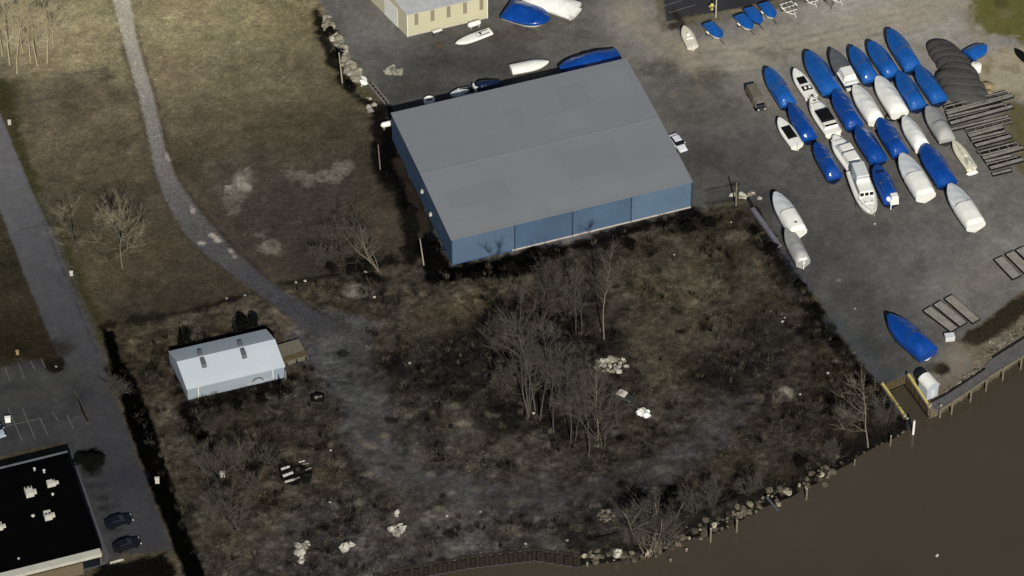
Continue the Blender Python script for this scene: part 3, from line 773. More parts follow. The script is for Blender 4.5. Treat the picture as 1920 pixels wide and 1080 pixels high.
wrapped((1645,143),(1687,211), 3.4, 'large bright white covered boat in the second row with a blue boat on its right', 'white_wrap', 'white_wrap', 2, .9)
wrapped((1602,159),(1643,224), 3.0, 'white covered boat in the second row with a pointed tail beside a blue boat', 'white_wrap', 'white_wrap', 0, .9)
wrapped((1565,168),(1603,236), 3.2, 'blue covered boat just right of the white cruiser with the black hardtop', B2, ridge=3)
wrapped((1482,195),(1518,258), 2.8, 'blue covered boat between the small black-topped boat and the black-hardtop cruiser', B2, ridge=0)
wrapped((1530,267),(1565,331), 2.7, 'blue covered boat at the front left corner of the rows, below the black-topped boats', B2, ridge=1)
wrapped((1607,236),(1648,300), 3.2, 'blue covered boat just right of the white canvas-topped cruiser', B2, ridge=2)
wrapped((1648,221),(1688,287), 3.1, 'blue covered boat with its bow by the empty trailer in the middle of the rows', B2, ridge=3)
wrapped((1695,219),(1730,275), 2.8, 'white covered boat with a cut-away stern beside the big deep-blue boat', 'white_wrap', 'white_wrap', 2, .9).motor(M['unit_metal'])
wrapped((1739,199),(1776,260), 3.0, 'pale grey covered boat beside the stacked docks', 'grey_wrap', 'dark_metal', 1, .8)
wrapped((1730,268),(1776,343), 3.7, 'big rounded deep-blue covered boat at the right of the front row', B2, ridge=2, flat=[(0, 1.5), (.3, 2.0), (1, 2.4)])
panelled((1690,288),(1736,366), 3.6, 'white covered boat with a flat bright stern panel in the front row')
panelled((1780,345),(1830,421), 3.5, 'white covered boat standing alone at the front right of the rows')
b = wrapped((1642,309),(1672,377), 2.9, 'blue covered boat with a white outboard motor, right of the flybridge cruiser', B2, ridge=1)
b.motor(M['gel'], .2); MB().frustum(-b.L / 2 - .35, -b.L / 2 + 1.0, -1.25, .25, 1.2, 3.0, .2, .15, .15).build('motor_cover', M['gel'], b.o); b.block('bow_hatch', M['black_canvas'], .22, .27, 1.3, .5, .68, .1, .1, .1)
panelled((1453,361),(1497,434), 3.1, 'white shrink-wrapped boat standing apart by the yard edge, above the grey covered one').block('vent_patch', M['grey_vent'], .86, .89, .5, 1.05, 1.16)
b = wrapped((1475,428),(1506,489), 2.5, 'grey covered boat whose bow touches the white shrink-wrapped boat at the yard edge', 'grey_wrap', 'grey_wrap', 0, 1.0)
b.motor(M['gel']); b.block('engine_cover', M['gel'], .9, 1.0, 1.6, .2, .5, .1, .1, .15)
b = Boat('covered_boat', (1667,592), (1741,660), 3.7, 'lone blue covered boat on the bare gravel near the boat well', 'boat', GB, 2.0)
b.hull(M['gel'], .02); b.cover(M[B2], RIDGES[1], skirt=1.5, over=.1)
b.stands(M['dark_metal'])
# open and cabin boats
def opened(bow, stern, beam, label, name='motorboat', g=1.7, hull='gel'):
    b = Boat(name, bow, stern, beam, label, 'boat', GB, g); b.hull(M[hull], .02); b.deck(M[hull]); return b
b = opened((1489,129),(1522,180), 2.5, 'open white boat with two black cockpit covers beside a broad blue boat', g=1.5)
b.block('bow_cover', M['black_canvas'], .33, .57, 1.75, .1, .32, .1, .1, .2); b.block('cockpit', M['black_canvas'], .64, .80, 1.8, .06, .22)
for y in (-.45, .35): MB().frustum(b.x(.76), b.x(.69), y - .2, y + .2, b.g + .2, b.g + .5, .1, 0, .05).build('seat', M['gel'], b.o)
b.block('windshield', M['pale_wrap'], .58, .62, 2.0, .05, .4, .1, 0, .1); b.motor(M['dark_metal'])
b = opened((1521,183),(1563,247), 3.2, 'white cruiser with a big black hardtop and a dark slot across the stern', 'cabin_cruiser')
b.block('cabin', M['gel'], .12, .48, 2.0, .08, .5, 1.0, 0, .35); b.block('cockpit_side', M['gel'], .46, .9, 2.7, .05, .7, .1, .1, .2)
t_ = b.block('hardtop', M['black_canvas'], .45, .78, 2.55, .72, 1.15, .25, .25, .2); b.block('hatch', M['glass'], .62, .67, .3, 1.1, 1.18, .02, .02, .02)
b.block('stern_slot', M['black_canvas'], .86, .895, 2.3, .6, .74); b.block('swim_platform', M['gel'], .99, 1.05, 2.5, -1.0, -.8); b.rail(M['unit_metal'])
b.block('deck_hatch', M['grey_vent'], .13, .17, .4, .5, .56)
b = opened((1460,221),(1495,271), 2.5, 'small white boat with a black cockpit cover at the lower left of the rows', g=1.4)
b.block('cockpit_cover', M['black_canvas'], .33, .78, 1.85, .08, .45, .35, .15, .2); b.block('deck_hatch', M['grey_vent'], .12, .16, .35, .14, .2); b.motor(M['gel'])
b = opened((1564,254),(1604,312), 3.4, 'white cruiser with a cream canvas top, behind the flybridge cruiser', 'cabin_cruiser')
b.block('cabin', M['gel'], .1, .42, 2.3, .08, .55, 1.1, 0, .4); b.block('windshield', M['pale_wrap'], .36, .47, 2.6, .4, 1.1, .5, 0, .3)
b.block('canvas_top', M['white_wrap'], .46, .64, 2.5, .6, 1.45, .12, .05, .2); b.block('window', M['grey_vent'], .645, .665, 2.4, .5, 1.3); b.block('stern_canvas', M['white_wrap'], .67, .95, 2.55, .5, 1.15, .05, .3, .25)
b.block('swim_platform', M['gel'], .99, 1.05, 2.6, -1.0, -.8)
b = opened((1637,402),(1605,320), 3.6, 'white flybridge cruiser with three dark windows and its bow towards the water', 'cabin_cruiser', g=2.0)
cb = b.block('cabin', M['gel'], .36, .86, 2.7, .08, 1.35, .45, .05, .15)
for y in (-.85, 0, .85):
    mb = MB(); xa = b.x(.36)
    mb.add([(xa - .10, y - .33, b.g + .55), (xa - .10, y + .33, b.g + .55), (xa - .30, y + .33, b.g + 1.1), (xa - .30, y - .33, b.g + 1.1), (xa - .3, y - .33, b.g + .55), (xa - .3, y + .33, b.g + .55), (xa - .45, y + .33, b.g + 1.1), (xa - .45, y - .33, b.g + 1.1)],
           [(0, 1, 2, 3), (7, 6, 5, 4), (4, 5, 1, 0), (5, 6, 2, 1), (6, 7, 3, 2), (7, 4, 0, 3)]); mb.build('window', M['glass'], cb)
for sg in (1, -1): MB().box(b.x(.75), b.x(.45), sg * 1.305 - .03, sg * 1.305 + .03, b.g + .55, b.g + .95).build('side_window', M['glass'], cb)
fb = b.block('flybridge', M['pale_wrap'], .60, .92, 2.5, 1.36, 2.1, .25, .1, .12); b.block('flybridge_top', M['pale_wrap'], .63, .95, 2.3, 2.45, 2.62, .08, .08, .1)
for xx in (.66, .92):
    for y in (-1.0, 1.0): MB().tube([(b.x(xx), y, b.g + 2.0), (b.x(xx), y, b.g + 2.5)], .03, 4).build('top_post', M['unit_metal'], b.o)
b.block('trunk_cabin', M['gel'], .16, .37, 2.0, .1, .42, .8, 0, .3); b.block('deck_hatch', M['grey_vent'], .06, .09, .3, .18, .26); b.rail(M['unit_metal'], .36)
for y in (-.6, .5): MB().box(b.x(.26), b.x(.245), y - .12, y + .12, b.g + .4, b.g + .47).build('deck_hatch', M['grey_vent'], b.o)
b.block('swim_platform', M['gel'], .99, 1.05, 2.6, -1.1, -.9)
mb = MB(); mb.tube([(b.x(0) - .1, 0, b.gz(0) + .1), (b.x(0) + .8, 0, b.gz(0) + .15)], .08, 5); mb.build('bow_pulpit', M['unit_metal'], b.o)
b.stands(M['dark_metal'])
b = Boat('sailboat', (1787,263), (1822,314), 2.1, 'small cream sailboat with an open cluttered cockpit, next to the stacked docks', 'boat', GB, 1.1)
b.hull(M['cream_gel']); b.deck(M['cream_gel'], .15); b.block('cabin', M['cream_gel'], .32, .62, 1.1, .1, .45, .5, .05, .2)
b.block('cockpit', M['black_canvas'], .66, .9, 1.1, .05, .16); b.block('engine_box', M['unit_metal'], .74, .86, .7, .15, .5, .1, .1, .1); b.block('rudder', M['gel'], 1.0, 1.1, .12, -.8, .2)
mb = MB(); mb.tube([(b.x(.05), .1, 1.5), (b.x(.95), .35, 1.75)], .05, 5); mb.build('mast', M['unit_metal'], b.o)
d = Boat('dinghy', (1812,327), (1831,320), 1.0, 'little white dinghy lying upside down below the cream sailboat', 'boat', GB, .3)
d.hull(M['gel'], 0); d.cover(M['gel'], [(0, .05), (.3, .3), (.9, .33), (1, .1)], skirt=.2, name='bottom', flat=[(0, 2), (1, 2.2)], wr=0, over=.02)

# upper yard boats
b = Boat('covered_boat', (1029,37), (950,14), 5.2, 'large blue covered boat by the cream building with its white hull showing below the cover', 'boat', GB, 1.9)
b.hull(M['gel'], .02); b.cover(M[B2], RIDGES[2], skirt=.6, flat=[(0, 1.3), (1, 1.5)])
b = Boat('covered_boat', (958,-26), (1078,18), 4.6, 'long white covered boat above the large blue boat beside the cream building', 'boat', GB, 2.0)
b.hull(M['white_wrap'], .02); b.cover(M['white_wrap'], RIDGES[2], skirt=.8, flat=[(0, 1.4), (1, 1.8)]); b.block('swim_platform', M['gel'], .99, 1.06, 2.2, -.6, -.25)
b = opened((854,82),(920,57), 1.9, 'narrow white skiff with an open rear cockpit on the gravel below the cream building', 'skiff', .8)
b.block('cockpit', M['grey_vent'], .58, .93, 1.15, .06, .14); b.block('seat', M['pale_wrap'], .56, .6, 1.3, .08, .3, .05, .05, .05); b.block('console', M['dark_metal'], .68, .73, .5, .1, .4, .05, .05, .05)
b = Boat('boat_hull', (1028,116), (958,130), 2.6, 'overturned white boat hull lying along the far side of the blue warehouse', 'boat', None, .9)
b.hull(M['cream_gel'], 0); b.cover(M['gel'], [(0, .1), (.3, .55), (.9, .6), (1, .5)], skirt=.25, name='bottom', flat=[(0, 1.6), (1, 2.4)], wr=0, over=.03)
b = Boat('covered_boat', (1050,128), (1160,104), 4.2, 'blue covered boat half hidden behind the far edge of the warehouse roof', 'boat', GB, 2.2)
b.hull(M['navy'], .02); b.cover(M[B2], [(0, .1), (.2, .5), (.45, 1.5), (.7, 1.3), (1, .4)], skirt=1.2)
b = opened((844,178),(893,167), 2.2, 'grey open boat with a pale windshield in the shadow behind the warehouse', 'motorboat', 1.3, 'pale_wrap')
b.block('cockpit', M['black_canvas'], .36, .9, 1.6, .06, .16); b.block('windshield', M['gel'], .32, .37, 1.7, .1, .5, .1, 0, .1); b.block('arch', M['gel'], .9, .97, 1.9, .2, .8, .05, .05, .15)
b = wrapped((940,154),(895,166), 2.4, 'small navy covered boat in the shadow behind the warehouse', 'navy', 'navy', 0, .8, g=1.3); b.motor(M['gel'])
b = opened((1282,49),(1299,86), 2.2, 'white open skiff with a round bow, left of the row of small blue boats', 'skiff', 1.1, 'cream_gel')
b.block('cockpit', M['pale_wrap'], .3, .88, 1.5, .05, .12); b.block('console', M['gel'], .42, .52, .7, .1, .6, .15, .05, .1); b.block('seat', M['gel'], .62, .68, 1.3, .1, .35, .03, .03, .05); b.block('bow_seat', M['grey_vent'], .12, .2, .5, .1, .2, .03, .03, .05); b.motor(M['gel'])

def small_on_trailer(bow, stern, label, white=True):
    b = Boat('trailer_boat', bow, stern, 2.1, label, 'boat', 'small blue boats by the upper parking lot', 1.35)
    b.hull(M['gel'] if white else M['navy'], .02); b.cover(M['blue_wrap'], [(0, .05), (.3, .4), (.6, .6), (.9, .5), (1, .1)], skirt=.35)
    mb = MB(); xb = b.x(0)
    mb.tube([(xb - 1.2, 0, .45), (xb + 1.0, 0, .5)], .05, 4); mb.box(-b.L * .45, b.L * .2, -.9, -.82, .4, .48); mb.box(-b.L * .45, b.L * .2, .82, .9, .4, .48)
    tr = mb.build('trailer_frame', M['dark_metal'], b.o)
    for sg in (1, -1):
        w = MB(); w.tube([(-b.L * .15, sg * 1.0, .32), (-b.L * .15, sg * 1.2, .32)], .32, 12); w.build('wheel', M['tyre'], b.o)
    MB().frustum(-b.L * .15 - .45, -b.L * .15 + .45, -1.25, -1.0, .62, .72, .15, .15, 0).build('fender', M['gel'], b.o)
    MB().frustum(-b.L * .15 - .45, -b.L * .15 + .45, 1.0, 1.25, .62, .72, .15, .15, 0).build('fender', M['gel'], b.o)
    return b
small_on_trailer((1353,70),(1327,42), 'blue covered trailer boat standing apart, nearest the white open skiff')
small_on_trailer((1410,53),(1386,27), 'blue covered trailer boat with a white hull edge, left one of the close pair')
small_on_trailer((1427,43),(1404,14), 'blue covered trailer boat, right one of the close pair below the parking lot', False)
small_on_trailer((1452,32),(1432,5), 'blue covered trailer boat next to the empty white trailer')

# ------------------------------------------------------------------ trailers
def trailer(p0, p1, label, w=2.0, mt='white_paint'):
    a, e = P(*p0, .5), P(*p1, .5); L = (e - a).length; c = (a + e) / 2
    o = empty('boat_trailer', (c.x, c.y, ground_z(c.x, c.y)), math.atan2(e.y - a.y, e.x - a.x), label, 'trailer', 'empty boat trailers')
    mb = MB(); x0, x1 = -L / 2, L / 2
    for sg in (1, -1):
        mb.tube([(x0, sg * w / 2, .5), (x1 - L * .42, sg * w / 2, .5), (x1 - L * .18, sg * .08, .5)], .09, 6)
    for xx in (x0 + .1, x0 + L * .3, x1 - L * .42): mb.tube([(xx, -w / 2, .5), (xx, w / 2, .5)], .08, 6)
    mb.tube([(x1 - L * .2, 0, .5), (x1, 0, .48)], .09, 6); mb.tube([(x1 - L * .2, 0, .5), (x1 - L * .2, 0, 1.1)], .05, 5); mb.tube([(x1 - .2, 0, .5), (x1 - .2, 0, .0)], .05, 5)
    mb.build('frame', M[mt], o)
    for sg in (1, -1):
        wb = MB(); wb.tube([(x0 + L * .3, sg * (w / 2 + .12), .33), (x0 + L * .3, sg * (w / 2 + .32), .33)], .33, 12); wb.build('wheel', M['tyre'], o)
        MB().frustum(x0 + L * .3 - .45, x0 + L * .3 + .45, sg * (w / 2 + .22) - .15, sg * (w / 2 + .22) + .15, .68, .76, .15, .15, 0).build('fender', M[mt], o)
        MB().box(x0 + .2, x1 - L * .5, sg * .45 - .06, sg * .45 + .06, .6, .72).build('bunk', M['dock_wood'], o)
    return o
trailer((1473,5),(1493,31), 'empty white boat trailer with a pointed tongue beside the last small blue boat', 2.3)
trailer((1518,-10),(1531,12), 'white boat trailer cut by the top edge of the photo, left of the grey trailer')
trailer((1553,-10),(1560,16), 'dull grey boat trailer tongue cut by the top edge of the photo', 1.4, 'dock_wood')
trailer((1562,-14),(1579,8), 'white boat trailer at the top edge of the photo, farthest right')
trailer((1692,214),(1652,226), 'dark boat trailer in the gap between the large white boat and a blue bow', 1.9, 'dock_dark')
trailer((1633,238),(1656,233), 'pale wooden trailer frame behind the pointed white covered boat', 1.3, 'dock_wood')

# ------------------------------------------------------------------ buildings
def local_frame(o3, ax):
    """matrix with x along ax (flat) at o3"""
    d = Vector((ax.x, ax.y, 0)).normalized()
    m = Matrix(((d.x, -d.y, 0, o3.x), (d.y, d.x, 0, o3.y), (0, 0, 1, o3.z), (0, 0, 0, 1)))
    return m
def building_root(name, p0, p1, label, cat='building', group=None):
    """origin at ground corner p0, x towards p1, y away from the camera"""
    d = p1 - p0
    o = empty(name, p0, math.atan2(d.y, d.x), label, cat, group)
    return o, d.length, (lambda q: ((q.x - p0.x) * d.x + (q.y - p0.y) * d.y) / d.length), (lambda q: (-(q.x - p0.x) * d.y + (q.y - p0.y) * d.x) / d.length)
def gable(o, L, W, h, r, wall_m, roof_m, over=.25, th=.12, skew=0.0, gutter=None):
    """gabled shell along x (0..L), y 0..W; skew shifts the far side along x"""
    k = lambda y: skew * y / W
    mb = MB()
    prof = [(0, 0), (0, h), (W / 2, h + r), (W, h), (W, 0)]
    mb.loft([[(k(y) + 0, y, z) for y, z in prof], [(k(y) + L, y, z) for y, z in prof]], smooth=False)
    wall = mb.build('wall', wall_m, o)
    roofs = []
    for (ya, za, yb, zb) in ((-over, h - over * r / (W / 2), W / 2, h + r), (W + over, h - over * r / (W / 2), W / 2, h + r)):
        m2 = MB(); e = .012
        m2.add([(k(ya) - over, ya, za + e), (k(ya) + L + over, ya, za + e), (k(yb) + L + over, yb, zb + e), (k(yb) - over, yb, zb + e),
                (k(ya) - over, ya, za + th), (k(ya) + L + over, ya, za + th), (k(yb) + L + over, yb, zb + th), (k(yb) - over, yb, zb + th)],
               [(3, 2, 1, 0), (4, 5, 6, 7), (0, 1, 5, 4), (1, 2, 6, 5), (2, 3, 7, 6), (3, 0, 4, 7)])
        roofs.append(m2.build('roof_slope', roof_m, o))
    mb = MB(); e = r / (W / 2)
    mb.loft([[(x + k(y), y, z) for y, z in ((W / 2 - .3, h + r + th - .3 * e + .004), (W / 2, h + r + th + .03), (W / 2 + .3, h + r + th - .3 * e + .004))] for x in (-over, L + over)], caps=False, closed=False, smooth=False)
    mb.build('ridge_cap', roof_m, o)
    return wall, roofs

HW = 6.1
w0, w1 = P(847,498), P(1296,389)
wo, wL, wx_, wy_ = building_root('warehouse', w0, w1, 'long blue sided warehouse with a huge grey metal roof in the middle')
far = P(734,213, HW); W_ = wy_(far); skw = wx_(far)
gable(wo, wL, W_, HW, .36, M['blue_metal'], M['roof_metal'], .12, .10, skw)
BAY = [(.004, .2575, C(78, 98, 118)), (.2625, .4975, C(68, 89, 112)), (.5025, .7425, C(72, 93, 115)), (.7475, .996, C(84, 106, 126))]
for f0, f1, c in BAY: MB().box(wL * f0, wL * f1, -.035, -.003, .33, HW - .12).build('wall_bay', ribbed('blue_bay', c, 'X', 3.2, .65, .12, .25, stain=tuple(q * .62 for q in c)), wo)
for f in (.26, .5, .745): MB().box(wL * f - .09, wL * f + .09, -.09, -.004, .1, HW - .15).build('downspout', M['seam'], wo)
MB().box(wL * .25, wL, -.07, -.005, .0, .32).build('base_trim', M['trim'], wo)
MB().box(-.06, .06, -.06, -.004, .0, HW - .15).build('corner_trim', M['seam'], wo); MB().box(wL - .1, wL + .1, -.08, -.006, 0, HW - .1).build('corner_trim', M['seam'], wo)
for yy, zz in ((W_ * .47, 3.4), (W_ * .33, 2.2)):
    MB().frustum(-.45, -.02, yy - .28, yy + .28, zz - .28, zz + .28, 0, .15, .08).xform(Matrix.Translation((skw * yy / W_, 0, 0))).build('wall_vent', M['unit_metal'], wo)
for xx in (.12, .36, .6, .82): MB().box(wL * xx, wL * xx + 2.8, .02, .03, 0, .1) 
rs_ = (.36) / (W_ / 2)
def roof_patch(fx0, fx1, fy0, fy1, m):
    vs = []
    for fx_, fy_ in ((fx0, fy0), (fx1, fy0), (fx1, fy1), (fx0, fy1)):
        y = W_ * fy_; z = HW + .104 + (.36 - abs(y - W_ / 2) * rs_) ; vs.append((wL * fx_ + skw * fy_, y, z))
    MB().add(vs, [(0, 1, 2, 3)]).build('roof_panel', M[m], wo)
for q in ((.42,.50,.66,.84,'roof_b'),(.66,.78,.72,.90,'roof_b'),(.0,.36,.02,.10,'roof_c'),(.42,.99,.02,.12,'roof_c'),(.5,.72,.56,.70,'roof_c'),(.80,.97,.72,.96,'roof_c'),(.05,.3,.2,.34,'roof_b'),(.55,.78,.2,.42,'roof_b')): roof_patch(*q)
# cream building at the top
c0, c1 = P(764,69), P(914,34)
co, cL, cx_, cy_ = building_root('cream_building', c0, c1, 'cream sided building with five narrow brown windows and a pale roof at the top edge')
HC = 5.3; cw = 22.0; cq = P(735,0,HC); csk = cx_(cq) / max(cy_(cq), .1) * cw
gable(co, cL, cw, HC, 2.2, M['cream_wall'], M['cream_roof'], .15, .1, csk)
for f in (.115, .315, .515, .72, .925):
    x = cL * f; MB().box(x - .36, x + .36, -.05, -.004, HC - 2.9, HC - .25).build('window', M['brown_pane'], co)
MB().box(-.05, .1, -.06, -.004, 0, HC - .1).build('corner_trim', M['white_paint'], co); MB().box(cL - .1, cL + .08, -.06, -.004, 0, HC - .1).build('corner_trim', M['white_paint'], co)
MB().box(0, cL, -.045, -.003, 0, .18).build('base_trim', M['trim'], co)
mb = MB(); mb.box(-.08, -.02, 3.0, 7.2, .05, 4.4); mb.xform(Matrix(((1, csk / cw, 0, 0), (0, 1, 0, 0), (0, 0, 1, 0), (0, 0, 0, 1)))).build('overhead_door', M['white_paint'], co)
# white metal shed
s0, s1 = P(353,750), P(534,708)
so, sL, sx_, sy_ = building_root('metal_shed', s0, s1, 'pale metal shed with a gabled roof and two grey ridge vents in the dark lot', 'shed')
HS = 2.7; fq = P(317,659,HS); SW = sy_(fq); ssk = sx_(fq)
RS = 1.95; prof = [(0, 0), (0, HS)]
nseg = 10
arc = [(SW * i / nseg, HS + RS * (1 - abs(2 * i / nseg - 1) ** 1.04)) for i in range(nseg + 1)]
prof = [(0, 0)] + arc + [(SW, 0)]
kk = lambda y: ssk * y / SW
mb = MB(); mb.loft([[(kk(y), y, z) for y, z in prof], [(kk(y) + sL, y, z) for y, z in prof]], smooth=False); shed_wall = mb.build('wall', M['white_wall'], so)
for part in (arc[:nseg // 2 + 1], arc[nseg // 2:]):
    mb = MB(); pr = [(y, z + .02) for y, z in part] + [(y, z + .09) for y, z in part[::-1]]
    if part[0][0] == 0: pr[0] = (-.15, pr[0][1] - .12); pr[-1] = (-.15, pr[-1][1] - .12)
    mb.loft([[(kk(y) - .15, y, z) for y, z in pr], [(kk(y) + sL + .15, y, z) for y, z in pr]], smooth=False); mb.build('roof_slope', M['white_roof'], so)
for vx in (.245, .66):
    x = sL * vx + kk(SW / 2); v = empty('ridge_vent', (0, 0, 0)); v.parent = so
    for a, b_, za, zb in ((SW * .53, SW * .66, .05, .45), (SW * .28, SW * .49, .02, .5)):
        mid = (a + b_) / 2; zz = HS + RS * (1 - abs(2 * mid / SW - 1) ** 1.04)
        MB().frustum(x - .42 - (.5 - mid / SW) * .3 * 0, x + .42, a, b_, zz - .35, zz + zb, .05, .05, .1).build('vent_hood', M['grey_vent'], v)
for f in (.11, .88): MB().box(sL * f - .06, sL * f + .06, -.06, -.004, .1, HS - .1).build('downspout', M['white_paint'], so)
mb = MB(); pts = [(sL * (.60 + .3 * i / 8), -.10, .55 + .25 * i / 8) for i in range(9)]; mb.tube(pts, .06, 5); mb.build('wall_pipe', M['trim'], so)
mb = MB(); mb.tube([(sL * .72 + math.cos(a) * .9, -.12, .75 + math.sin(a) * .8) for a in [math.pi * i / 8 for i in range(9)]], .09, 5); mb.build('hose', M['dark_metal'], so)
MB().box(sL + .0, sL + .12, -.6, -.48, 0, 2.2).build('corner_post', M['pole_wood'], so)
# low loading platform at the shed's end
a, b_, c_ = P(529,697), P(578,672), P(524,655,0)
lo_, lL, lx, ly = building_root('loading_platform', P(532,687), P(578,673), 'low tan loading platform at the right-hand end of the white shed', 'platform')
MB().frustum(0, lL, 0, 4.2, 0, .95, .1, 0, 0).build('deck', M['tan_paint'], lo_)
MB().box(-.0, lL - .1, .0, 1.2, .955, .99).build('ramp_plate', M['plank_brown'], lo_)
for x in (.4, lL * .5, lL - .5): MB().box(x, x + .25, -.12, -.003, 0, .8).build('support', M['dock_dark'], lo_)
# flat roofed building at lower left
HB = 3.7
q1, q2, q3 = P(126,846,HB), P(188,1030,HB), P(-60,1092,HB)
fo, fL, fx, fy = building_root('flat_roofed_building', Vector((q3.x, q3.y, 0)), Vector((q2.x, q2.y, 0)), 'low building with a black flat roof and pale front fascia at lower left')
FW = fy(q1); fsk = fx(q1) - fL
sk = Matrix(((1, fsk / FW, 0, 0), (0, 1, 0, 0), (0, 0, 1, 0), (0, 0, 0, 1)))
MB().box(0, fL, .0, FW, 0, HB - .25).xform(sk).build('wall', M['tan_wall'], fo)
MB().box(.1, fL - .1, .1, FW - .1, HB - .24, HB - .05).xform(sk).build('roof', M['black_roof'], fo)
MB().box(0, fL, FW - .25, FW + .02, HB - .24, HB + .12).xform(sk).build('parapet', M['coping'], fo)
MB().box(fL - .09, fL + .02, .1, FW - .3, HB - .24, HB + .08).xform(sk).build('parapet', M['black_roof'], fo)
MB().frustum(0, fL - .05, -1.1, .15, HB - .55, HB + .15, 0, 0, 0).build('fascia', M['parapet'], fo)
for x in range(3, int(fL), 4): MB().box(x, x + .05, -1.12, -1.102, HB - .5, HB + .1).build('fascia_joint', M['white_paint'], fo)
MB().box(0, fL - 3.2, -1.0, -.75, 0.0, 2.6).build('front_wall', M['tan_wall'], fo)
MB().box(fL - 3.0, fL - .2, -.06, -.004, .1, 2.4).build('entrance', M['glass'], fo)
def on_roof(px_, py_): 
    q = P(px_, py_, HB - .05); return q
fang = fo.rotation_euler.z
def roof_unit(px_, py_, w, l, h, label, parts, rz=0):
    q = on_roof(px_, py_); o = empty('rooftop_unit', q, fang + rz, label, 'roof unit', 'units on the black flat roof')
    MB().frustum(-w / 2, w / 2, -l / 2, l / 2, 0, h, .04, .04, .04).build('housing', M['unit_metal'], o)
    for (x, y, r) in parts: 
        MB().lathe([(r, h + .004), (r, h + .1), (r * .85, h + .12)], 12, x, y).build('fan', M['dark_metal'], o)
    MB().box(w / 2, w / 2 + .5, -l * .3, l * .1, .1, h * .7).build('duct', M['unit_metal'], o)
    return o
roof_unit(55,926,1.3,1.6,1.0,'large pale rooftop unit with two round fans, left of the small unit', [(-.3,.5,.22),(.3,.5,.22)])
q = on_roof(58,936); 
roof_unit(96,909,1.4,1.0,.8,'small pale rooftop unit nearest the right edge of the black roof', [(.45,.25,.18)])
roof_unit(90,970,1.2,1.4,1.0,'pale rooftop unit with two dark fans, nearest the front fascia', [(-.25,-.15,.2),(.3,-.15,.2)])
roof_unit(-1,990,1.0,1.2,.8,'pale rooftop unit cut by the left edge of the photo', [(.1,.1,.2)])
for a, b_, h, r, lab in ((65,882,.7,.22,'left one of two short vent pipes near the far edge of the black roof'),(83,886,.8,.24,'right one of two short vent pipes near the far edge of the black roof'),(99,928,.4,.25,'round vent cap just below the small rooftop unit'),(62,968,.3,.32,'squat vent cap left of the front rooftop unit'),(35,1048,.25,.2,'tiny vent near the front fascia on the black roof')):
    o = empty('roof_vent', on_roof(a, b_), fang, lab, 'roof vent')
    MB().lathe([(r * .7, 0), (r * .7, h * .7)], 10).build('pipe', M['unit_metal'], o); MB().lathe([(r, h * .7), (r, h * .85), (r * .3, h)], 12).build('cap', M['unit_metal'], o)
# pavement round the building
sw = [P(*p) for p in ((122,846),(134,850),(140,864),(206,1046),(200,1057),(120,1084),(116,1078),(190,1052),(196,1042),(128,862))]
mb = MB(); mb.prism([(p.x, p.y) for p in sw], .0, .13); tag(mb.build('pavement', mat('grey_pavement', C(74, 74, 77), .9, .2, 1.2)), 'narrow grey pavement along the black roofed building', 'pavement', None, 'structure')
# little white hut on the point
h0, h1 = P(1737,751), P(1758,742)
ho, hL, hx, hy = building_root('white_hut', h0, h1, 'tiny white hut with a rounded roof beside the right-hand yellow rail', 'hut')
hw_ = 2.5; hh = 2.6
prof = [(0, 0), (0, hh)] + [(hL / 2 - hL / 2 * math.cos(a), hh + 1.0 * math.sin(a)) for a in [math.pi * i / 8 for i in range(1, 8)]] + [(hL, hh), (hL, 0)]
mb = MB(); mb.loft([[(x, 0, z) for x, z in prof], [(x, hw_, z) for x, z in prof]], smooth=False); mb.build('wall', mat('pale_hut_wall', C(168, 174, 182), .6, .05, 1), ho)  # bluish shade on the hut's white sides is put into the wall colour
ra = [(hL / 2 - (hL / 2 + .12) * math.cos(a), hh - .02 + 1.06 * math.sin(a)) for a in [math.pi * i / 8 for i in range(9)]]
pr = ra + [(hL / 2 - (hL / 2 + .05) * math.cos(a), hh + .005 + 1.02 * math.sin(a)) for a in [math.pi * i / 8 for i in range(8, -1, -1)]]
mb = MB(); mb.loft([[(x, -.15, z) for x, z in pr], [(x, hw_ + .15, z) for x, z in pr]], smooth=False); mb.build('roof', M['gel'], ho)
MB().box(hL * .35, hL * .7, -.05, -.004, .05, 1.9).build('door', M['pale_wrap'], ho)

# ------------------------------------------------------------------ river edge: sheet piling, dock, boat well, pilings
def strip(name, pts, z0, z1, th, m, label, cat, wav=0.0, pitch=.9, parent=None):
    """wall along a line; wav > 0 gives sheet piling its zigzag"""
    P3 = [Vector((p[0], p[1], 0)) for p in pts]; out = []
    for a, b in zip(P3, P3[1:]):
        d = b - a; L = d.length; d.normalize(); nrm = Vector((d.y, -d.x, 0))
        n = max(1, int(L / (pitch / 4))) if wav else 1
        for i in range(n):
            o = (0, wav, wav, 0)[i % 4] if wav else 0
            out.append(a + d * L * i / n + nrm * o)
    out.append(P3[-1])
    mb = MB(); n = len(out); v = []; f = []
    for i, p in enumerate(out):
        d = (out[min(i + 1, n - 1)] - out[max(i - 1, 0)]).normalized(); nr = Vector((-d.y, d.x, 0)) * th
        v += [(p.x, p.y, z0), (p.x, p.y, z1), (p.x + nr.x, p.y + nr.y, z1), (p.x + nr.x, p.y + nr.y, z0)]
    for i in range(n - 1):
        for j in range(4): f.append((i * 4 + j, i * 4 + (j + 1) % 4, (i + 1) * 4 + (j + 1) % 4, (i + 1) * 4 + j))
    f += [(3, 2, 1, 0), tuple(range((n - 1) * 4, n * 4))]
    mb.add(v, f)
    o = mb.build(name, m, parent)
    if label: tag(o, label, cat)
    return o
wall_pts = [tuple(P(a, b, WL))[:2] for a, b in ((700,1098),(757,1086),(880,1063),(1004,1049),(1086,1062))]
rw = empty('sheet_pile_wall', P(880,1063,0), 0, 'dark rusty corrugated sheet pile wall along the river at the bottom edge', 'river wall')
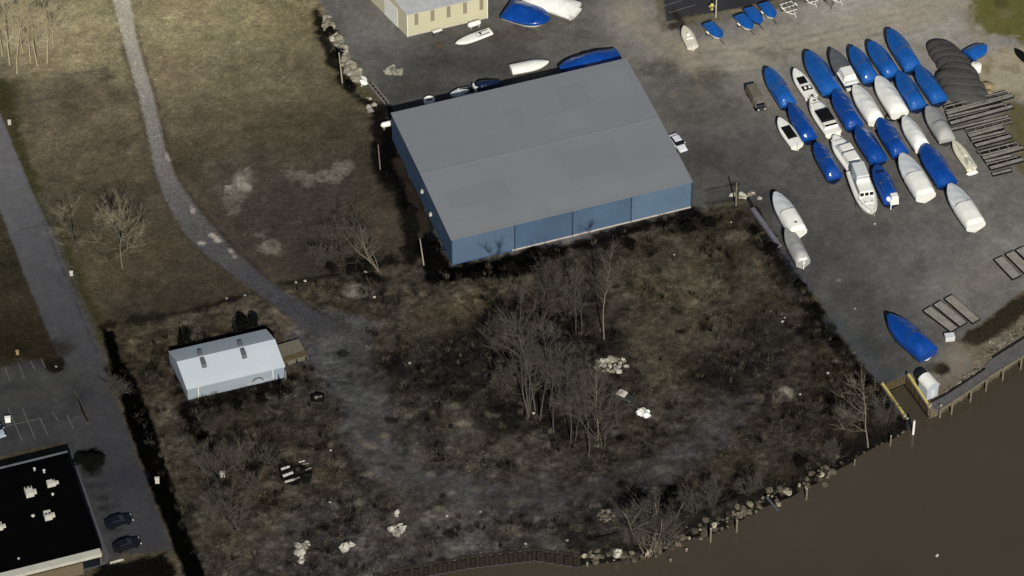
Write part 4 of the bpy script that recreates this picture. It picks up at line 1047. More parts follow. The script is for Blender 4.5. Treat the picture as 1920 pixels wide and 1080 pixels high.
loc = [(p[0] - rw.location.x, p[1] - rw.location.y) for p in wall_pts]
strip('piling', loc, -4.4, -.02, .12, M['steel_dark'], None, None, .45, 1.5, rw)
strip('cap_beam', [(p[0] * 1.0, p[1] + .05) for p in loc], -.0, .08, .40, M['steel_cap'], None, None, 0, 1, rw)
strip('waler', [(p[0], p[1] - .35) for p in loc], WL + .02, WL + .16, .10, M['seam_grey'], None, None, .2, 1.5, rw)
# boat well
well = [P(a, b) for a, b in ((1697,786),(1654,724),(1698,706),(1744,768))]
def planked(pa, pb, label):
    o = empty('timber_wall', (pa + pb) / 2, 0, label, 'timber wall'); d = pb - pa; L = d.length; ax = d.normalized(); nr = Vector((ax.y, -ax.x, 0))
    mb = MB(); n = int(L / .32)
    for i in range(n):
        a_ = pa + ax * (L * i / n) - o.location; b2 = pa + ax * (L * (i + .9) / n) - o.location; q = RNG.uniform(-.02, .05); top = RNG.uniform(-.1, .06)
        w = [a_ + nr * q, b2 + nr * q, b2 + nr * (q - .2), a_ + nr * (q - .2)]
        mb.prism([(p.x, p.y) for p in w], -4.0, top)
    mb.build('plank', M['plank_brown'], o)
    for z in (-1.9,):
        w = [pa + nr * .05 - o.location, pb + nr * .05 - o.location, pb + nr * .22 - o.location, pa + nr * .22 - o.location]
        MB().prism([(p.x, p.y) for p in w], z, z + .2).build('waler', M['dock_dark'], o)
    return o
planked(well[1], well[2], 'brown plank wall closing the landward end of the boat well')
planked(well[2], well[3], 'brown plank wall on the right side of the boat well under the yellow rail')
planked(well[0], well[1], 'plank wall on the left side of the boat well')
def rail(pa, pb, label):
    o = empty('hoist_rail', (pa + pb) / 2, math.atan2(pb.y - pa.y, pb.x - pa.x), label, 'hoist rail'); L = (pb - pa).length
    MB().box(-L / 2, L / 2, -.17, .17, .35, .60).build('beam', M['yellow'], o)
    mb = MB(); mb.box(-L / 2, L / 2, -.28, .28, .12, .34); mb.build('sill', M['dock_wood'], o)
    for x in (-L / 2 + .2, L / 2 - .2): MB().box(x - .15, x + .15, -.22, .22, .605, .74).build('end_stop', M['dock_wood'], o)
rail(P(1653,721,.4), P(1697,784,.4), 'yellow hoist rail on the left side of the boat well')
rail(P(1702,704,.4), P(1743,766,.4), 'yellow hoist rail on the right side of the boat well, beside the white hut')
# boardwalk
bo = empty('boardwalk', P(1810,735), 0, 'grey plank boardwalk on piles along the river at the right', 'boardwalk')
outer = [P(a, b, .0) for a, b in ((1744,766),(1762,770),(1804,743),(1862,703),(1930,662),(2060,585))]
inner = [P(a, b, .0) for a, b in ((1747,756),(1773,743),(1848,694),(1846,686),(1862,673),(1930,630),(2060,552))]
bx0 = bo.location
mb = MB(); poly = outer + inner[::-1]
mb.prism([(p.x - bx0.x, p.y - bx0.y) for p in poly], .02, .18)
mb.build('deck', None, bo).data.materials.append(mat('boardwalk_planks', C(88, 87, 86), .85, .25, 1.4, .3, 6, wear=C(60, 59, 58)))
edge = [(outer[i], outer[i + 1]) for i in range(1, 5)]
for pa, pb in edge:
    d = pb - pa; L = d.length; ax = d.normalized(); nr = Vector((ax.y, -ax.x, 0)); w = [pa - nr * .02 - bx0, pb - nr * .02 - bx0, pb + nr * .2 - bx0, pa + nr * .2 - bx0]
    MB().prism([(p.x, p.y) for p in w], .02, .30).build('edge_beam', M['pile_wood'], bo)
    n = max(1, int(L / 3.2))
    for i in range(n):
        p = pa + ax * (L * (i + .5) / n) + nr * .34 - bx0; h = RNG.uniform(.4, .75)
        MB().tube([(p.x, p.y, -4.4), (p.x, p.y, h)], .15, 8).build('pile', M['pile_wood'], bo)
for pa, pb in ((inner[0], inner[1]), (inner[1], inner[2]), (inner[4], inner[5])):
    d = pb - pa; ax = d.normalized(); nr = Vector((-ax.y, ax.x, 0)); w = [pa - bx0, pb - bx0, pb + nr * .25 - bx0, pa + nr * .25 - bx0]
    MB().prism([(p.x, p.y) for p in w], -.1, .36).build('kerb_timber', M['dock_dark'], bo)
def piling(px_, py_, top, r, label, m='pile_wood', z0=-4.4, name='piling', lean=(0, 0)):
    p = P(px_, py_, WL); o = empty(name, (p.x, p.y, WL), 0, label, 'piling', 'pilings along the shore')
    MB().tube([(0, 0, z0 - WL), (lean[0], lean[1], top - WL)], [r * 1.05, r], 8).build('post', M[m], o)
    MB().lathe([(r * 1.02, top - WL + .005), (r * 1.02, top - WL + .05), (r * .5, top - WL + .09)], 8, lean[0], lean[1]).build('cap', M['concrete'], o)
    return o
for a in ((1669,836,.1,.13,'single piling standing by the bank below the bare shoreline tree'),(1512,936,.2,.15,'leftmost of the pilings between the rubble and the shoreline tree'),(1332,1016,.9,.17,'tallest pale piling at the foot of the rocky bank'),(1381,997,.5,.16,'pale piling next right of the tallest one on the rocky bank'),
          (1712,814,1.0,.2,'white topped piling at the mouth of the boat well'),(1742,782,.8,.3,'thick square piling under the end of the right yellow rail'),(1762,782,.6,.2,'corner piling under the near end of the boardwalk'),(1257,1052,-1.8,.18,'short stump in the water left of the leafless shoreline bush'),(1287,1033,-1.8,.2,'short stump in the water right of the leafless shoreline bush'),(1101,1060,-1.7,.2,'short stump near the corner of the sheet pile wall'),
          (1699,806,.5,.28,'black piling beside the white topped piling at the boat well'),(1602,872,-1.0,.12,'thin stick piling on the bank left of the boat well')):
    piling(*a, m='gel' if a[0] == 1712 else 'dock_dark' if a[0] == 1699 else 'pile_wood')

# ------------------------------------------------------------------ dock sections
def dock_section(pa, pb, w, z, label, group, boards=True, name='dock_section'):
    d = pb - pa; L = d.length; c = (pa + pb) / 2
    o = empty(name, (c.x, c.y, z), math.atan2(d.y, d.x), label, 'dock section', group)
    for sg in (-1, 1): MB().box(-L / 2, L / 2, sg * w / 2 - .07, sg * w / 2 + .07, 0, .32).build('side_beam', M['dock_dark'], o)
    if boards:
        mb = MB(); n = int(L / .5)
        for i in range(n):
            x = -L / 2 + L * i / n; q = RNG.uniform(0, .03); mb.box(x, x + L / n - .03, -w / 2 + .075, w / 2 - .075, .30 + q, .36 + q)
        mb.build('decking', M['deck_board'], o)
        for x in (-L / 2, L / 2): MB().box(x - .08, x + .08, -w / 2 - .08, w / 2 + .08, .05, .35).build('end_beam', M['dock_dark'], o)
    else:
        n = int(L / 1.6)
        for i in range(n + 1):
            x = -L / 2 + L * i / n; MB().box(x - .06, x + .06, -w / 2 + .075, w / 2 - .075, .05, .28).build('cross_beam', M['dock_wood'], o)
        for sg in (-1, 1): MB().box(-L / 2, L / 2, sg * w / 2 - .12, sg * w / 2 + .12, .325, .39).build('top_board', M['deck_board'], o)
    return o
for a, b_, lab in (((1738,583),(1789,622),'leftmost of three grey dock sections lying near the lone blue boat'),((1757,572),(1806,612),'middle one of three grey dock sections lying near the lone blue boat'),((1778,561),(1830,606),'rightmost of three grey dock sections lying near the lone blue boat')):
    dock_section(P(*a), P(*b_), 1.7, .22, lab, 'dock sections by the boat well')
for a, b_, lab in (((1872,488),(1906,524),'leftmost of three dock sections at the right edge of the photo'),((1893,478),(1932,517),'middle one of three dock sections at the right edge of the photo'),((1912,470),(1954,509),'dock section cut by the right edge of the photo')):
    dock_section(P(*a), P(*b_), 1.8, .22, lab, 'dock sections at the right edge')
ST = []
for i in range(19):
    y0 = 203 + i * 7.0; x0 = (1770 + i * 2.2) if i < 7 else (1812 + (i - 7) * 4.0) if i < 13 else (1838 + (i - 13) * 4.5)
    x1 = (1880 + (i % 3) * 9) if i < 6 else (1880 + (i % 4) * 5) if i < 12 else (1896 + (i % 3) * 11)
    ST.append(((x0, y0), (x1, y0 - (x1 - x0) * (.255 + .02 * (i % 3 - 1))), .34 * (i % 2) + .12 * ((i * 7) % 3), .62 + .2 * ((i * 5) % 3), i % 3 != 1))
ORD = ['top', 'second', 'third', 'fourth', 'fifth', 'sixth', 'seventh', 'eighth', 'ninth', 'tenth', 'eleventh', 'twelfth', 'thirteenth', 'fourteenth', 'fifteenth', 'sixteenth', 'seventeenth', 'eighteenth', 'lowest']
for i, (a, b_, z, w, bd) in enumerate(ST):
    dock_section(P(*a), P(*b_), w, z, f'grey slatted dock section, {ORD[i]} one down the heap beside the pale grey boat', 'stacked dock sections', bool(bd))

# ------------------------------------------------------------------ tarped heap and odds and ends at the right
hp = empty('tarped_heap', G(1790,140), 0, 'long heap under a ribbed dark grey tarp at the right end of the boat rows', 'tarped heap')
mb = MB()
for i, (a, b_, rx, ry, h) in enumerate(((1766,93,3.0,2.1,1.5),(1774,104,3.3,2.2,1.75),(1783,115,3.5,2.2,1.95),(1790,127,3.6,2.2,2.1),(1797,139,3.7,2.3,2.2),(1797,153,4.3,2.6,2.3),(1803,164,4.4,2.5,2.15),(1808,175,4.4,2.4,1.9),(1812,184,4.3,2.0,1.5))):
    c = P(a, b_) - hp.location; ph = -.30; R_ = []
    for j in range(9):
        t = j / 8 * math.pi / 2; R_.append([])
        for k in range(28):
            f = 2 * math.pi * k / 28; x, y = rx * math.cos(f) * math.cos(t) ** .7, ry * math.sin(f) * math.cos(t) ** .7
            x *= 1 + .03 * math.sin(f * 5 + i * 2); R_[-1].append((c.x + x * math.cos(ph) - y * math.sin(ph), c.y + x * math.sin(ph) + y * math.cos(ph), h * math.sin(t) + .03 * math.sin(f * 7 + j)))
    mb.loft(R_)
mb.build('tarp', M['tarp_dark'], hp)
mb = MB(); mb.tube([P(1748,104) - hp.location + Vector((0, 0, .1)), P(1758,112) - hp.location + Vector((0, 0, .1)), P(1775,128) - hp.location + Vector((0, 0, .1))], .09, 5); mb.build('weight_rope', M['dock_wood'], hp)
b = Boat('covered_boat', (1849,86), (1816,103), 2.9, 'small blue covered boat alone on the sandy corner beside the dark heap', 'boat', None, 1.0); b.hull(M['navy'], .02); b.cover(M['blue_wrap'], [(0, .2), (.3, .7), (.8, .8), (1, .2)], skirt=.5, flat=[(0, 1.6), (1, 2)])
def tank(name, loc, r, h, m, label, cat, dome=.3, bands=True):
    o = empty(name, loc, 0, label, cat); MB().lathe([(r, 0), (r, h), (r * .8, h + dome * .6), (r * .3, h + dome), (.02, h + dome)], 20).build('tank', M[m], o)
    MB().lathe([(r * .22, h + dome * .9), (r * .22, h + dome + .12), (r * .1, h + dome + .15)], 10).build('lid', M['unit_metal'], o)
    if bands: MB().lathe([(r + .004, h * .45), (r + .02, h * .47), (r + .02, h * .53), (r + .004, h * .55)], 20).build('band', M['pale_wrap'], o)
    return o
tank('round_tank', G(1829,131), 1.05, 1.2, 'gel', 'white round tank on the sandy ground below the small blue covered boat', 'tank')
mb = MB()
def lump(c, r, h, m, name, label=None, cat=None, parent=None, seed=1, n=10, group=None):
    rg = random.Random(seed); R = []
    for i in range(6):
        a = i / 5 * math.pi / 2; R.append([(math.cos(a) * r * (1 + rg.uniform(-.16, .16)) * math.cos(t) , math.cos(a) * r * .8 * (1 + rg.uniform(-.16, .16)) * math.sin(t), math.sin(a) * h * (1 + rg.uniform(-.1, .1))) for t in [2 * math.pi * j / n for j in range(n)]])
    o = MB().loft(R).build(name, M[m], parent); o.location = c
    if label: tag(o, label, cat, group)
    return o
lump(G(1828,160), 1.5, 1.4, 'tan_cover', 'covered_pile', 'tan covered pile nearest the white round tank', 'pile', seed=3)
lump(G(1850,162), 1.3, .8, 'tan_cover', 'covered_pile', 'smaller tan covered pile at the right of the taller one', 'pile', seed=5)
lump(G(1853,176), 1.2, .7, 'tan_cover', 'covered_pile', 'low tan covered pile at the top end of the stacked docks', 'pile', seed=8)
b = Boat('dinghy', (1905,92), (1925,112), 1.3, 'black upturned dinghy at the right edge on the sandy corner', 'boat', None, .6); b.hull(M['black_canvas']); b.cover(M['black_canvas'], [(0, .1), (.4, .35), (1, .2)], skirt=.3, name='bottom', wr=0)
# small white horizontal tank and others
def htank(name, pa, pb, r, label):
    d = pb - pa; c = (pa + pb) / 2; L = d.length; o = empty(name, (c.x, c.y, ground_z(c.x, c.y)), math.atan2(d.y, d.x), label, 'tank'); zc = r + .35
    R = []
    for x, q in ((-L / 2, .05), (-L / 2 + .12, .6), (-L / 2 + .4, 1), (L / 2 - .4, 1), (L / 2 - .12, .6), (L / 2, .05)):
        R.append([(x, r * q * math.cos(t), zc + r * q * math.sin(t)) for t in [2 * math.pi * j / 16 for j in range(16)]])
    MB().loft(R).build('tank', M['gel'], o)
    for x in (-L * .3, L * .3): MB().box(x - .12, x + .12, -r * .8, r * .8, 0, zc - r * .6).build('saddle', M['concrete'], o)
    MB().lathe([(.12, zc + r - .02), (.12, zc + r + .15), (.05, zc + r + .17)], 8).build('valve_cap', M['unit_metal'], o)
htank('fuel_tank', P(877,55), P(902,47), .5, 'white horizontal fuel tank beside the cream building and the narrow skiff')
htank('fuel_tank', P(714,242), P(740,236), .5, 'white horizontal fuel tank at the far left corner of the blue warehouse')
o = empty('round_tub', G(805,192), 0, 'round white tub with a dark centre in the shadow behind the warehouse', 'tub')
MB().lathe([(1.0, 0), (1.05, .5), (1.0, .8), (.62, .8), (.6, .3), (.02, .3)], 20).build('rim', M['gel'], o); MB().lathe([(.58, .31), (.58, .42), (.02, .44)], 16).build('water_cover', M['grey_vent'], o)
o = empty('work_bench', G(820,64), fang + .1, 'small cluttered bench with a pale top against the cream building', 'bench')
MB().box(-.9, .9, -.3, .3, .75, .85).build('top', M['white_paint'], o)
for x in (-.8, .8):
    for y in (-.22, .22): MB().box(x - .05, x + .05, y - .05, y + .05, 0, .75).build('leg', M['dock_dark'], o)
o = empty('scrap_pile', G(824,82), 0, 'small rusty brown scrap pile below the bench by the cream building', 'scrap')
for i in range(5): MB().box(-.5, .5, -.12, .12, 0, .25).xform(Matrix.Translation((RNG.uniform(-.4, .4), RNG.uniform(-1, 1), .05 * i)) @ Matrix.Rotation(RNG.uniform(0, 3), 4, 'Z')).build('scrap_piece', M['plank_brown'], o)

# ------------------------------------------------------------------ vehicles
def car(front, back, paint, label, group=None, W=1.82, name='parked_car', cat='car'):
    a, e = P(*front, .5), P(*back, .5); d = a - e; c = (a + e) / 2; L = 4.6
    o = empty(name, (c.x, c.y, ground_z(c.x, c.y)), math.atan2(d.y, d.x), label, cat, group)
    sec = [(-2.3, .52, .78, .62), (-2.22, .34, .95, .84), (-1.7, .28, 1.0, .9), (-.6, .26, 1.0, .91), (.7, .26, .98, .91), (1.5, .28, .9, .88), (2.1, .34, .80, .80), (2.3, .46, .66, .6)]
    R = [[(x, W / 2 * w, z0 + .12), (x, W / 2 * w * 1.0, z1 - .2), (x, W / 2 * w * .9, z1), (x, -W / 2 * w * .9, z1), (x, -W / 2 * w, z1 - .2), (x, -W / 2 * w, z0 + .12), (x, -W / 2 * w * .85, z0), (x, W / 2 * w * .85, z0)] for x, z0, z1, w in sec]
    MB().loft(R, smooth=False).build('body', M[paint], o)
    MB().frustum(-1.75, .95, -.78, .78, .93, 1.42, .75, .5, .14).build('window', M['glass'], o)
    MB().frustum(-1.28, .25, -.66, .66, 1.40, 1.47, .12, .12, .08).build('roof', M[paint], o)
    for sx in (-1.4, 1.42):
        for sy in (-1, 1): MB().tube([(sx, sy * .70, .33), (sx, sy * .90, .33)], .33, 14).build('wheel', M['tyre'], o)
    for sy in (-1, 1):
        MB().box(2.14, 2.27, sy * .62 - .16, sy * .62 + .16, .56, .70).build('headlight', M['lamp'], o)
        MB().frustum(.55, .78, sy * .98 - .1, sy * .98 + .1, .92, 1.05, .05, .05, .02).build('mirror', M[paint], o)
    return o
car((1283,285),(1260,254), 'car_white', 'white car with a dark windscreen parked at the far end wall of the warehouse')
car((242,972),(203,984), 'car_black', 'black car parked beside the black roofed building, farther of the two', 'black cars by the building')
car((257,1016),(218,1028), 'car_black', 'black car parked beside the black roofed building, nearer of the two', 'black cars by the building')
car((4,822),(-16,786), 'car_silver', 'silver car cut by the left edge of the photo')
p, e = P(1407,172), P(1428,211); d = e - p; c = (p + e) / 2
o = empty('utility_truck', (c.x, c.y, 0), math.atan2(d.y, d.x), 'small tan truck with a boxy covered back at the left of the boat rows', 'truck')
Lt = d.length
MB().frustum(-Lt / 2, Lt * .18, -1.05, 1.05, .75, 2.1, .05, .25, .15).build('cargo_box', M['tan_paint'], o)
MB().frustum(Lt * .20, Lt * .40, -.95, .95, .6, 1.75, .25, .05, .12).build('cab', M['dock_wood'], o); MB().frustum(Lt * .40, Lt * .5, -.9, .9, .55, 1.05, .1, 0, .08).build('bonnet', M['dark_metal'], o)
MB().box(Lt * .36, Lt * .385, -.8, .8, 1.05, 1.6).build('windscreen', M['glass'], o)
MB().box(-Lt / 2, Lt * .48, -.45, .45, .4, .58).build('chassis', M['dark_metal'], o)
for sx in (-Lt * .32, Lt * .36):
    for sy in (-1, 1): MB().tube([(sx, sy * .75, .42), (sx, sy * 1.0, .42)], .42, 14).build('wheel', M['tyre'], o)
for sy in (-.6, .6): MB().box(Lt * .5 - .03, Lt * .5 + .04, sy - .14, sy + .14, .65, .85).build('headlight', M['lamp'], o)

# ------------------------------------------------------------------ poles, line markings, roadside boxes
def pole(base, h, r, label, m='pole_wood', name='utility_pole', arm=True, lean=(0, 0)):
    b = G(*base); o = empty(name, b, 0, label, 'pole')
    MB().tube([(0, 0, -.3), (lean[0], lean[1], h)], [r, r * .7], 8).build('post', M[m], o)
    if arm: MB().box(lean[0] - .7, lean[0] + .7, lean[1] - .05, lean[1] + .05, h - .55, h - .43).build('cross_arm', M[m], o)
    return o
pole((642,155), 7.2, .15, 'pale pole standing in the dark strip beside the rubble heap', lean=(-.4, 0), arm=False)
pole((713,317), 5.8, .12, 'thin pole in the dark strip left of the upper end of the blue warehouse', 'pile_wood', lean=(-.25, 0), arm=False)
pole((795,497), 6.2, .13, 'pale pole at the near left corner of the blue warehouse', lean=(-.6, 0), arm=False)
pole((1380,386), 5.5, .16, 'grey pole among the stones at the yard corner by the warehouse', 'pile_wood', lean=(-.1, 0), arm=False)
o = empty('street_lamp', G(1342,32), 0, 'lamp post at the edge of the upper parking lot', 'street lamp')
MB().tube([(0, 0, -.2), (0, 0, 7.5)], [.14, .09], 8).build('post', M['unit_metal'], o); MB().tube([(0, 0, 7.4), (-.9, 0, 7.6)], .06, 6).build('arm', M['unit_metal'], o); MB().frustum(-1.5, -.8, -.16, .16, 7.5, 7.68, .1, .1, .05).build('lamp_head', M['unit_metal'], o)
o = empty('fire_hydrant', G(1335,17), 0, 'small yellow hydrant beside the lamp post at the upper parking lot', 'hydrant')
MB().lathe([(.34, 0), (.34, .9), (.42, .92), (.42, 1.0), (.3, 1.25), (.02, 1.35)], 12).build('barrel', M['yellow'], o); MB().tube([(-.55, 0, .65), (.55, 0, .65)], .16, 8).build('nozzle', M['yellow'], o)
def marker(p_, w, h, label, m='white_paint', cat='utility box', name='utility_box'):
    b = G(*p_); o = empty(name, b, .15, label, cat)
    MB().frustum(-w / 2, w / 2, -w * .35, w * .35, 0, h, .03, .03, .03).build('cabinet', M[m], o); MB().frustum(-w / 2 - .05, w / 2 + .05, -w * .35 - .05, w * .35 + .05, h + .003, h + .08, .04, .04, .04).build('lid', M[m], o)
marker((18,233), .55, .9, 'small white utility box on the mossy verge at the upper left of the road', 'unit_metal')
marker((134,516), .55, .9, 'small pale utility box beside the road near the middle of the field', 'unit_metal')
marker((295,905), .7, 1.1, 'small pale box in the black strip at the lower right of the road', 'unit_metal')
marker((33,664), .5, .8, 'tiny tan post box on the grass above the parking lot', 'tan_cover')
marker((15,790), .9, .9, 'white box on the parking lot near the silver car', 'gel')
marker((417,893), .8, .9, 'white box standing among the dark brush at the lower left', 'unit_metal')
marker((1780,636), 1.6, .9, 'small white cabinet at the corner of the lone dock sections', 'pale_wrap')
# painted lines
def line(a, b, w, name, parent, m='lotline'):
    p, q = P(*a), P(*b); d = (q - p).normalized(); n = Vector((-d.y, d.x, 0)) * w / 2
    mb = MB(); z = .012; mb.add([(p.x - n.x, p.y - n.y, z), (q.x - n.x, q.y - n.y, z), (q.x + n.x, q.y + n.y, z), (p.x + n.x, p.y + n.y, z)], [(0, 1, 2, 3)])
    return tag(mb.build(name, M[m]), None, None, None, 'structure')
for a, b_ in (((9,688),(19,715)),((35,682),(46,711)),((56,675),(66,694)),((77,672),(85,690)),((15,765),(42,828)),((42,765),(66,824)),((74,782),(90,816)),((98,772),(110,790)),((126,778),(138,804))): line(a, b_, .13, 'painted_line', None)
line((12,799),(80,784), .13, 'painted_line', None)
for a, b_ in (((1244,11),(1278,1)),((1254,24),(1304,9))): line(a, b_, .2, 'painted_line', None, 'lotline')
# kerbed island in the parking lot
isl = [P(*p) for p in ((137,733),(141,731),(150,748),(170,790),(168,797),(162,796),(150,772))]
io = MB(); io.prism([(p.x, p.y) for p in isl], .0, .12); isr = tag(io.build('kerb_island', M['concrete']), 'long narrow kerbed island in the parking lot', 'kerb island'); isr.data.materials[0] = mat('dark_kerb', C(66, 65, 62), .9, .3, 2)
inn = [P(*p) for p in ((140,737),(149,751),(167,791),(163,791),(152,771))]
io = MB(); io.prism([(p.x, p.y) for p in inn], .121, .14); io.build('soil_bed', M['dock_dark'], isr)
o = empty('wheel_stop', G(207,1056), fang + .02, 'pale concrete wheel stop near the pavement corner', 'wheel stop')
MB().frustum(-.1, 2.2, -.16, .16, 0, .28, .05, .05, .06).build('kerb_block', M['concrete'], o)

# ------------------------------------------------------------------ stones
def per_object(m, lo, hi):
    nt = M[m].node_tree; b = nt.nodes["Principled BSDF"]; src = b.inputs["Base Color"].links[0].from_socket
    oi = nt.nodes.new("ShaderNodeObjectInfo"); mr = nt.nodes.new("ShaderNodeMapRange"); mr.inputs["To Min"].default_value = lo; mr.inputs["To Max"].default_value = hi
    mx = nt.nodes.new("ShaderNodeMix"); mx.data_type = 'RGBA'; mx.blend_type = 'MULTIPLY'; mx.inputs["Factor"].default_value = 1
    nt.links.new(oi.outputs["Random"], mr.inputs["Value"]); nt.links.new(src, mx.inputs[6]); nt.links.new(mr.outputs[0], mx.inputs[7]); nt.links.new(mx.outputs[2], b.inputs["Base Color"])
for q, lo in (('rubble', .6), ('rubble_dark', .4), ('wet_stone', .35), ('concrete', .6)): per_object(q, lo, 1.25)
stone_meshes = []
for k in range(9):
    rg = random.Random(100 + k); mb = MB(); n = 5 + k % 3
    rings = []
    for i, (zz, rr) in enumerate(((0, .8), (.3, 1.0), (.62, .85), (.8, .45))):
        rings.append([(rr * rg.uniform(.6, 1.25) * math.cos(2 * math.pi * j / n), rr * rg.uniform(.6, 1.25) * math.sin(2 * math.pi * j / n), zz * rg.uniform(.7, 1.3)) for j in range(n)])
    mb.loft(rings, smooth=False); me = mb
    o_ = me.build('stone', None); stone_meshes.append(o_.data); bpy.data.objects.remove(o_)
stone_by_mat = {}
def stone(p, r, h, m, label, group, name='stone', cat='stone'):
    k = RNG.randrange(9); key = (k, m)
    if key not in stone_by_mat:
        me = stone_meshes[k].copy(); me.materials.append(M[m]); stone_by_mat[key] = me
    o = bpy.data.objects.new(name, stone_by_mat[key]); COL.objects.link(o)
    o.location = (p.x, p.y, p.z - .05 * r); o.rotation_euler = (RNG.uniform(-.5, .5), RNG.uniform(-.5, .5), RNG.uniform(0, 6.28)); o.scale = (r * RNG.uniform(.8, 1.25), r * RNG.uniform(.7, 1.1), h * RNG.uniform(.8, 1.2))
    return tag(o, label, cat, group)
def scatter(poly_fn, n, r, m, label, group, name='stone', hf=.9, cat='stone'):
    for i in range(n):
        q = poly_fn(i, n); rr = r * RNG.choice((.35, .45, .6, .75, .9, 1.1, 1.45))
        stone(G(*q), rr, rr * hf, RNG.choice(m), label, group, name, cat)
def along_px(pts, wid):
    def f(i, n):
        t = (i + RNG.random()) / n * (len(pts) - 1); k = min(int(t), len(pts) - 2); u = t - k; w = wid[k] * (1 - u) + wid[k + 1] * u
        return (pts[k][0] * (1 - u) + pts[k + 1][0] * u + RNG.gauss(0, w * .5), pts[k][1] * (1 - u) + pts[k + 1][1] * u + RNG.gauss(0, w * .35))
    return f
def in_blob(x, y, rx, ry):
    def f(i, n):
        a, q = RNG.uniform(0, 6.28), RNG.random() ** .5
        return (x + rx * q * math.cos(a), y + ry * q * math.sin(a))
    return f
scatter(along_px([(610,32),(618,55),(632,78),(641,100),(652,125),(664,140),(668,152)], [4, 5, 14, 14, 12, 13, 8]), 120, .74, ('rubble', 'rubble', 'concrete'), 'pale concrete rubble chunk in the long heap beside the dark strip', 'rubble chunks of the long heap', 'rubble_chunk', 1.0, 'rubble')
scatter(along_px([(668,148),(678,150),(684,162)], [4, 6, 5]), 9, .75, ('gel', 'white_stone'), 'bright white lump at the lower end of the long rubble heap', 'white lumps of the long heap', 'white_lump', 1.0, 'rubble')
scatter(along_px([(686,172),(700,195),(690,205),(696,212)], [4, 5, 4, 4]), 10, .5, ('rubble_dark', 'concrete'), 'stray pale chunk between the rubble heap and the warehouse', 'stray chunks by the warehouse', 'rubble_chunk', .8, 'rubble')
scatter(in_blob(736,132,17,10), 30, .55, ('rubble', 'concrete'), 'tan rubble chunk in the small heap on the gravel above the warehouse', 'rubble chunks of the small heap', 'rubble_chunk', .9, 'rubble')
scatter(in_blob(1147,686,31,15), 66, .42, ('white_stone', 'rubble', 'concrete'), 'white grey rubble chunk in the pile at the right of the bare grove', 'rubble chunks by the grove', 'rubble_chunk', .9, 'rubble')
scatter(in_blob(1112,681,14,8), 12, .42, ('rubble_dark',), 'dull chunk at the left end of the pile by the grove', 'dull chunks by the grove', 'rubble_chunk', .7, 'rubble')
scatter(in_blob(1210,776,9,7), 11, .6, ('gel', 'white_stone'), 'bright white chunk of the small heap right of the grove', 'white chunks right of the grove', 'rubble_chunk', 1.0, 'rubble')
scatter(in_blob(747,993,14,11), 22, .6, ('white_stone', 'concrete', 'rubble'), 'pale chunk in the heap near the bottom of the dirt lot', 'chunks of the bottom heap', 'rubble_chunk', 1.0, 'rubble')
scatter(along_px([(745,958),(743,968)], [2, 2]), 3, .6, ('concrete', 'white_stone'), 'pale chunk just above the heap near the bottom of the lot', 'chunks above the bottom heap', 'rubble_chunk', 1.0, 'rubble')
scatter(in_blob(568,1025,11,10), 14, .7, ('rubble', 'concrete'), 'tan chunk in the bottom left heap of the lot', 'chunks of the bottom left heap', 'rubble_chunk', 1.0, 'rubble')
scatter(along_px([(563,1036),(566,1056)], [1, 1]), 5, .55, ('white_stone',), 'pale block in the short line trailing from the bottom left heap', 'blocks in the short line', 'concrete_block', 1.0, 'block')
scatter(lambda i, n: ((646,1027),(658,1022))[i], 2, .75, ('white_stone',), 'one of two pale blocks standing together near the bottom of the lot', 'two pale blocks', 'concrete_block', 1.3, 'block')
scatter(lambda i, n: ((1465,590),(1471,596),(1467,604))[i], 3, .5, ('white_stone',), 'one of three white stones near the right edge of the dark lot', 'three white stones', 'stone', 1.0)
scatter(in_blob(1135,968,18,12), 26, .4, ('rubble_dark', 'dock_wood'), 'grey chunk in the heap left of the leafless shoreline bush', 'grey chunks near the shore', 'rubble_chunk', .8, 'rubble')
scatter(along_px([(1366,367),(1392,368),(1412,362),(1424,372)], [6, 6, 7, 5]), 16, .6, ('rubble', 'white_stone', 'rubble_dark'), 'stone among the clutter at the yard corner by the warehouse', 'stones at the yard corner', 'stone', 1.0)
SM = ('rubble', 'rubble_dark', 'rubble_dark', 'rubble_dark', 'wet_stone')
scatter(along_px([(1095,1040),(1130,1042),(1180,1040),(1205,1044)], [16, 18, 12, 6]), 75, .5, SM, 'shore stone at the left end of the rocky bank, beside the sheet pile wall', 'shore stones by the sheet pile wall', 'boulder', .8, 'boulder')
scatter(along_px([(1215,1040),(1240,1030),(1280,1012),(1330,992),(1370,976),(1410,955)], [6, 12, 18, 26, 22, 20]), 118, .5, SM, 'shore stone along the middle of the rocky bank', 'shore stones of the middle bank', 'boulder', .8, 'boulder')
scatter(along_px([(1410,955),(1450,930),(1470,920),(1510,905),(1540,888),(1552,882)], [14, 22, 16, 14, 24, 10]), 86, .48, SM, 'shore stone along the upper end of the rocky bank', 'shore stones of the upper bank', 'boulder', .8, 'boulder')
scatter(along_px([(1552,882),(1600,858),(1660,830),(1700,808)], [5, 6, 4, 3]), 18, .4, ('wet_stone', 'rubble_dark'), 'dark stone at the foot of the bank below the shoreline tree', 'dark stones below the tree', 'boulder', .8, 'boulder')
stone(G(1158,1038), .9, 1.3, 'white_stone', 'single bright white block on the rocky bank beside the sheet pile wall', None, 'concrete_block', 'block')
stone(G(1568,856), .8, .6, 'rubble_dark', 'pale stone on the bank below the bare shoreline tree', None, 'boulder', 'boulder')
scatter(in_blob(1858,640,8,5), 7, .4, ('rubble', 'concrete'), 'pale stone on the gravel strip beside the boardwalk', 'stones by the boardwalk', 'stone', .8)
